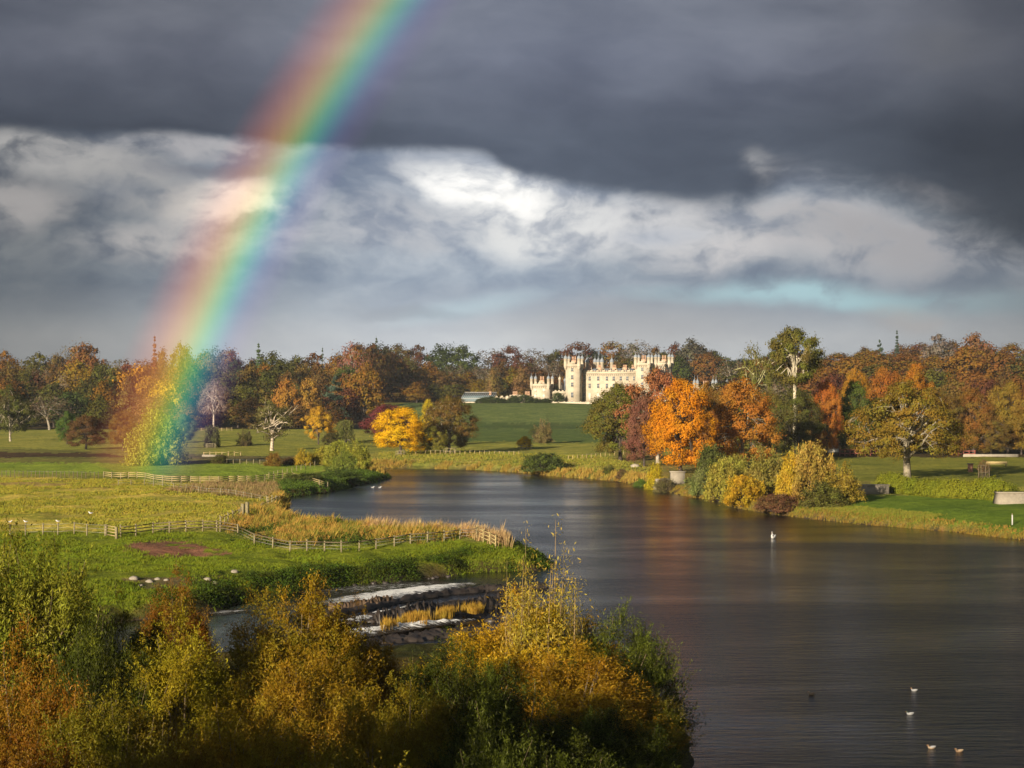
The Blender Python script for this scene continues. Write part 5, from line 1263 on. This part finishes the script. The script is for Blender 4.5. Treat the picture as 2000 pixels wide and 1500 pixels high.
scatter("far_bank_reeds", "tawny reeds fringing the far river bank", "reeds", [[(720, 900), (1300, 930), (1300, 975), (720, 922)]], 5000, .75, .16, (.40, .27, .06), .3, 4, .3, seed=11, edge=(.1, 3.0))
scatter("far_bank_grass", "rough straw-coloured grass on the slope of the far bank", "dry grass", [[(740, 885), (900, 880), (1180, 893), (1280, 915), (1280, 950), (1100, 930), (740, 915)]], 11000, .35, .18, (.33, .29, .05), .6, 3, .5, seed=12)
scatter("bank_fringe", "orange-brown fringe of grass along the right bank waterline", "dry grass", [[(1300, 950), (2300, 1000), (2300, 1110), (1300, 990)]], 5000, .30, .10, (.30, .20, .04), .35, 4, .6, seed=13, edge=(.1, 2.0))
scatter("rough_grass", "pale yellow-green rough grass between the golf green and the water", "grass", [[(1480, 990), (1640, 988), (1840, 1005), (1760, 1030), (1560, 1015)]], 9000, .22, .09, (.24, .23, .035), .5, 3, .5, seed=14, edge=(1, 20))

# dry grass clumps standing on the weir platform: three separate beds
for k, (pts, n, lb) in enumerate([([(752, 1222), (760, 1219), (768, 1216)], 60, 'small orange grass clump on the left of the weir platform'),
                                 ([(785, 1213), (800, 1210), (815, 1206), (835, 1208)], 190, 'middle orange grass clump on the weir platform'),
                                 ([(855, 1203), (880, 1196), (905, 1192), (935, 1190)], 300, 'largest orange grass bed on the weir platform')]):
    rng = np.random.default_rng(60 + k); P = np.array([at(px, py + 4, .4) for px, py in pts])
    t = rng.random(n) * (len(P) - 1); i0 = np.minimum(t.astype(int), len(P) - 2); f_ = (t - i0)[:, None]; Q = P[i0] * (1 - f_) + P[i0 + 1] * f_ + rng.normal(size=(n, 2)) * [.25, .9]; kq = vnoise(Q[:, 0] * 1.1, Q[:, 1] * .5, 44) > .38; Q = Q[kq]; n = len(Q)
    nb_ = 9; N = n * nb_; X0 = np.repeat(Q[:, 0], nb_) + rng.normal(size=N) * .12; Y0 = np.repeat(Q[:, 1], nb_) + rng.normal(size=N) * .12
    hh = .35 + .55 * rng.random(N) * np.repeat(rng.random(n), nb_) ** .5 + .1; a = rng.random(N) * 6.283; lx = np.cos(a) * hh * .35 * rng.random(N); ly = np.sin(a) * hh * .35 * rng.random(N); wx = np.cos(a + 1.57) * .025; wy = np.sin(a + 1.57) * .025
    Z0 = np.full(N, .35)
    V = np.stack([np.stack([X0 - wx, Y0 - wy, Z0], 1), np.stack([X0 + wx, Y0 + wy, Z0], 1), np.stack([X0 + lx * .5 + wx, Y0 + ly * .5 + wy, Z0 + hh * .6], 1), np.stack([X0 + lx, Y0 + ly, Z0 + hh], 1)], 1).reshape(-1, 3)
    o = link(bpy.data.objects.new("grass_clump", np_mesh("grass_clump", V, np.arange(N * 4).reshape(-1, 4), M_grass, False, {'rnd': ('FLOAT', np.repeat(rng.random(N), 4))}))); o.color = (.38, .22, .035, .2)
    tag(o, lb, 'grass clump', 'grass clumps on the weir')

# ================================================================ birds
M_white = simple("white_feathers", (.55, .54, .52), .7, .06); M_brown = simple("brown_feathers", (.16, .10, .055), .7, .4, 12); M_tan = simple("tan_feathers", (.26, .19, .12), .7, .3, 12); M_bill = simple("orange_bill", (.70, .28, .03), .5); M_dk = simple("dark_feathers", (.05, .05, .05), .6); M_grn = simple("green_head", (.02, .06, .03), .35); M_greyf = simple("grey_feathers", (.24, .24, .24), .7)
def loft(pts, rx, rz, n=12):
    """body of elliptical rings along a curved spine in the xz plane"""
    pts = np.array(pts, float); k = len(pts); T_ = np.gradient(pts, axis=0); T_ /= np.linalg.norm(T_, axis=1)[:, None]
    V = []
    for i in range(k):
        up_ = np.array([-T_[i, 2], 0, T_[i, 0]])
        for a in range(n):
            c_, s_ = math.cos(6.283185 * a / n), math.sin(6.283185 * a / n); V.append(pts[i] + np.array([0, 1, 0]) * rx[i] * c_ + up_ * rz[i] * s_)
    b_ = MB(); b_._add(V, [(i * n + a, (i + 1) * n + a, (i + 1) * n + (a + 1) % n, i * n + (a + 1) % n) for i in range(k - 1) for a in range(n)]); return b_
def swan(px, py, label, head=math.pi, s_=1.0):
    x, y = at(px, py, 0); root = empty("swan", (x, y, 0), head); tag(root, label, "swan")
    loft([(-.72, 0, .42), (-.60, 0, .34), (-.35, 0, .22), (0, 0, .18), (.30, 0, .20), (.46, 0, .30), (.52, 0, .46), (.46, 0, .62), (.40, 0, .78), (.44, 0, .90), (.54, 0, .93), (.62, 0, .90), (.66, 0, .88)],
         [.02, .12, .25, .30, .22, .12, .065, .055, .05, .055, .065, .05, .03], [.02, .08, .20, .24, .20, .13, .07, .055, .05, .055, .06, .045, .025]).build('body', M_white, root, True)
    for sy in (-1, 1): loft([(-.66, sy * .10, .50), (-.4, sy * .20, .44), (0, sy * .24, .36), (.24, sy * .18, .30)], [.02, .07, .09, .03], [.05, .14, .16, .05], 8).build('wing', M_white, root, True)
    loft([(.65, 0, .885), (.72, 0, .86), (.79, 0, .845)], [.028, .025, .01], [.024, .018, .006], 8).build('bill', M_bill, root, True)
    return root
sw = swan(1510, 1052, "white swan swimming alone in the middle of the river", R(245)); sw.scale = (.95,) * 3
def duck(px, py, label, col, headc, rz, belly=None):
    x, y = at(px, py, 0); root = empty("duck", (x, y, 0), rz); tag(root, label, "duck", "ducks on the near water")
    loft([(-.31, 0, .17), (-.25, 0, .13), (-.12, 0, .08), (.05, 0, .07), (.18, 0, .09), (.22, 0, .14), (.215, 0, .20)], [.01, .06, .115, .12, .08, .05, .035], [.01, .04, .09, .10, .08, .05, .035]).build('body', col, root, True)
    loft([(.20, 0, .19), (.205, 0, .235), (.235, 0, .265), (.27, 0, .262), (.295, 0, .25)], [.036, .045, .05, .042, .02], [.036, .04, .042, .034, .016], 10).build('head', headc, root, True)
    loft([(.285, 0, .248), (.32, 0, .238), (.35, 0, .235)], [.022, .022, .018], [.013, .009, .005], 8).build('bill', M_bill, root, True)
    for sy in (-1, 1): loft([(-.30, sy * .05, .18), (-.15, sy * .10, .15), (.02, sy * .11, .13), (.12, sy * .09, .12)], [.01, .03, .03, .01], [.02, .05, .055, .02], 8).build('wing', belly or col, root, True)
    root.scale = (.75,) * 3
    return root
duck(1585, 1357, "brown duck swimming alone left of the other ducks", M_tan, M_tan, math.pi, M_tan)
duck(1785, 1350, "pale duck highest of the group at the right", M_greyf, M_brown, math.pi * .8, M_greyf)
duck(1777, 1396, "dark-headed duck with pale flanks below the pale duck", M_greyf, M_grn, math.pi, M_greyf)
duck(1819, 1462, "brown-backed duck with pale flanks near the bottom edge", M_tan, M_brown, math.pi, M_greyf)
duck(1873, 1469, "brown duck nearest the bottom right corner", M_brown, M_brown, math.pi * 1.05, M_tan)
def gull(x, y, z, label, rz=0.0, s_=1.0, sitting=False):
    root = empty("gull", (x, y, z), rz); tag(root, label, "gull", "gulls in the pasture and on the posts")
    l_ = 0.0 if sitting else .10
    loft([(-.26, 0, .12 + l_), (-.18, 0, .115 + l_), (-.05, 0, .11 + l_), (.08, 0, .13 + l_), (.14, 0, .19 + l_), (.18, 0, .24 + l_), (.23, 0, .25 + l_), (.26, 0, .24 + l_)], [.01, .04, .08, .08, .05, .045, .04, .015], [.01, .035, .07, .085, .06, .045, .038, .012]).build('body', M_white, root, True)
    for sy in (-1, 1):
        loft([(-.30, sy * .02, .135 + l_), (-.15, sy * .06, .15 + l_), (.05, sy * .075, .15 + l_)], [.008, .02, .015], [.015, .04, .03], 8).build('wing', M_greyf, root, True)
        if not sitting: b_ = MB(); b_.tube([(.02, sy * .03, .06 + l_), (.02, sy * .03, 0)], .009, 5); b_.build('leg', M_bill, root)
    loft([(.25, 0, .24 + l_), (.29, 0, .235 + l_), (.32, 0, .225 + l_)], [.014, .011, .004], [.012, .010, .004], 6).build('bill', M_bill, root, True)
    root.scale = (s_,) * 3; return root
for k, lb in ((0, "gull on the leftmost visible post, half behind the willow"), (1, "gull perched on the second post of the wire fence"), (3, "gull perched on the post between the bush and the gate")):
    x, y, z = WP[k]; gull(x, y, z + 1.45, lb, random.choice([0, math.pi]), 1.0)
x, y, z = hit(177, 1006); gull(x, y, z, "white gull standing in the middle of the meadow", math.pi, 1.25)
for px, lb in ((728, "left of the two white birds by the far spit"), (742, "right of the two white birds by the far spit")):
    x, y = at(px, 953, 0); gull(x, y, -.03, lb, 0, 1.3, True)

# ================================================================ foreground willows
WIL = [bushy(700, 8, 9, 6, 430, 135),
       bushy(701, 8.5, 8, 4, 400, 135, .19, .055, .28, 420, 1.3),
       bushy(702, 7.5, 9, 7, 470, 135, .18, .055, .27, 420, .7),
       bushy(703, 7, 9, 6, 430, 140, .21, .045, .28, 700, 1.2)]
def willow(k, px, top, wpx, d, col, g_, label, dy=0, bark=(.16, .12, .07), cat='willow', name='willow_bush'):
    x, y, z = pick(px, d); h = ztop(top, d) - z
    return plant(WIL[k], x, y, h, max(wpx / F * d, .78 * h), col, g_, bark, name=name, label=label, cat=cat, group='willows on the near bank', z=z)
GOLD, YEL, RUST, PALEG, SHADEG, OLV = (.27, .13, .005), (.30, .195, .007), (.19, .07, .006), (.19, .175, .015), (.022, .027, .004), (.14, .105, .006)  # the near-black green has the shade of the hollows painted into the leaves
FW = [
 (1, 5, 1035, 330, 88, PALEG, .45, "tall pale green willow filling the left edge"),
 (0, 110, 1110, 260, 90, (.17, .16, .015), .5, "olive willow stepping down right of the tall pale green one"),
 (0, 235, 1185, 260, 95, OLV, .5, "dull green willow between the olive one and the rusty bush"),
 (3, 190, 1240, 250, 84, SHADEG, .4, "dark shaded bush in the hollow behind the yellow willow"),
 (0, 345, 1136, 190, 112, RUST, .4, "rusty willow bush nearest the left shore rocks"),
 (2, 300, 1225, 200, 96, SHADEG, .4, "dark low bush between the rusty and the yellow willows"),
 (1, 355, 1225, 290, 86, (.28, .22, .01), .35, "bright yellow-green willow with upright tips, left of centre"),
 (2, 585, 1150, 340, 101, (.25, .145, .006), .5, "large round golden-brown willow in front of the rapids"),
 (0, 700, 1195, 150, 104, GOLD, .4, "small bronze willow touching the foam, right of the round golden one"),
 (0, 40, 1270, 300, 74, (.27, .11, .008), .35, "orange-leaved bush in the lower left under the pale green willow"),
 (2, 610, 1285, 360, 84, (.25, .14, .008), .4, "broad gold and olive willow in the lower centre"),
 (0, 800, 1330, 260, 82, (.20, .14, .008), .4, "olive-gold willow left of the deep shadow"),
 (3, 890, 1275, 280, 92, SHADEG, .5, "dark low bush between the centre and the right willow"),
 (2, 1040, 1175, 440, 101, (.40, .24, .010), .3, "big glowing yellow-gold willow on the right with tall thin tips"),
 (3, 1200, 1222, 330, 100, (.055, .065, .008), .5, "dark green feathery willow leaning over the river"),
 (2, 1120, 1275, 380, 94, (.29, .15, .008), .3, "orange-gold willow in front of the feathery green one"),
 (3, 1230, 1350, 260, 95, (.13, .10, .010), .5, "low spreading willow at the waterline on the right"),
 (0, 1010, 1340, 330, 82, SHADEG, .4, "deep shaded bush in the lower right of the thicket"),
 (2, 1180, 1392, 330, 84, SHADEG, .4, "dark bush at the bottom right corner of the bank"),
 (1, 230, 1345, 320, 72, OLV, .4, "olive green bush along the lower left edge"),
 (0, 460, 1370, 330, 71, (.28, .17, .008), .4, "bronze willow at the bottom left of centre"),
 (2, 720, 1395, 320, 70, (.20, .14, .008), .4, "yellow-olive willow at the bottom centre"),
 (3, 950, 1425, 330, 70, SHADEG, .4, "near-black bush at the bottom right of centre"),
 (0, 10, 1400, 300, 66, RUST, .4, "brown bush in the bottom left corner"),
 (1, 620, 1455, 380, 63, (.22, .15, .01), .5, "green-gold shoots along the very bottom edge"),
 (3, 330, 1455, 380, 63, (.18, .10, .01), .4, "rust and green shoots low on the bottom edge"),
 (2, 1130, 1465, 330, 70, SHADEG, .4, "lowest dark bush beside the black water"),
]
for a in FW: willow(*a)
# slender whips standing up out of the right willow
TIP = shoots(720, 6, 4.2, 60, 90, .19, .055, lump=.45, stems=26, spray=.75, up=1.0, low=.8, spread=.9, start=.3)
for px, top, w_, lb in ((1065, 1158, 190, "tall thin willow wands in front of the promontory tip"), (1015, 1165, 110, "lower thin wands just left of the tallest wands"), (1115, 1190, 70, "thin green wands on the river side of the tallest wands")):
    x, y, z = pick(px, 99); plant(TIP, x, y, ztop(top, 99) - z, w_ / F * 99, (.42, .30, .04), .4, (.2, .14, .07), name='willow_wands', label=lb, cat='willow', group='willow wands', z=z)
# unseen trees added outside the view to the left to shade the lower thicket
SHD = broad(800, 20, .1, 14, K=150, L=120, leaf=.7, cr=2.2, prof='dome', limbs=8, lump=.3)
for k, (x, y, h_, w_, lb) in enumerate([(-22, 46, 16, 8, 'left one of the two added unseen shade trees beside the viewpoint'), (-18.5, 44.5, 15.5, 6.5, 'right one of the two added unseen shade trees beside the viewpoint')]):
    plant(SHD, x, y, h_, w_, (.10, .09, .02), .5, label=lb, group='added shade trees left of the viewpoint')
for k in range(18):
    rng_ = random.Random(900 + k); px = rng_.uniform(650, 1010); py = 1248 + (px - 650) * -.02 + rng_.uniform(-6, 22)
    rock(px, py, rng_.uniform(.25, .6), "dark wet stone among the shallows below the weir", M_wet, "wet stones below the weir", z=-.05)
for k in range(12):
    rng_ = random.Random(950 + k); px = rng_.uniform(620, 960); py = 1150 - (px - 620) * .05 + rng_.uniform(-5, 6)
    rock(px, py, rng_.uniform(.15, .38), "small dark stone breaking the water above the weir", M_wet, "stones above the weir", z=-.03)
# ================================================================ rain haze
hz = MB(); hz.box(-2450, 2450, -2450, 2450, -6, 110)
m, q = mat("haze_air"); v = q.new('ShaderNodeVolumePrincipled'); v.inputs['Color'].default_value = (.72, .82, .95, 1); v.inputs['Density'].default_value = .00004; v.inputs['Anisotropy'].default_value = 0.0
out(q, None, v.outputs[0]); M_haze = m
# (air is thin between showers: density tuned so only the far hill fades)
ho = hz.build("haze", M_haze); tag(ho, "thin grey rain haze over the far woods and hill", "haze", None, "stuff")
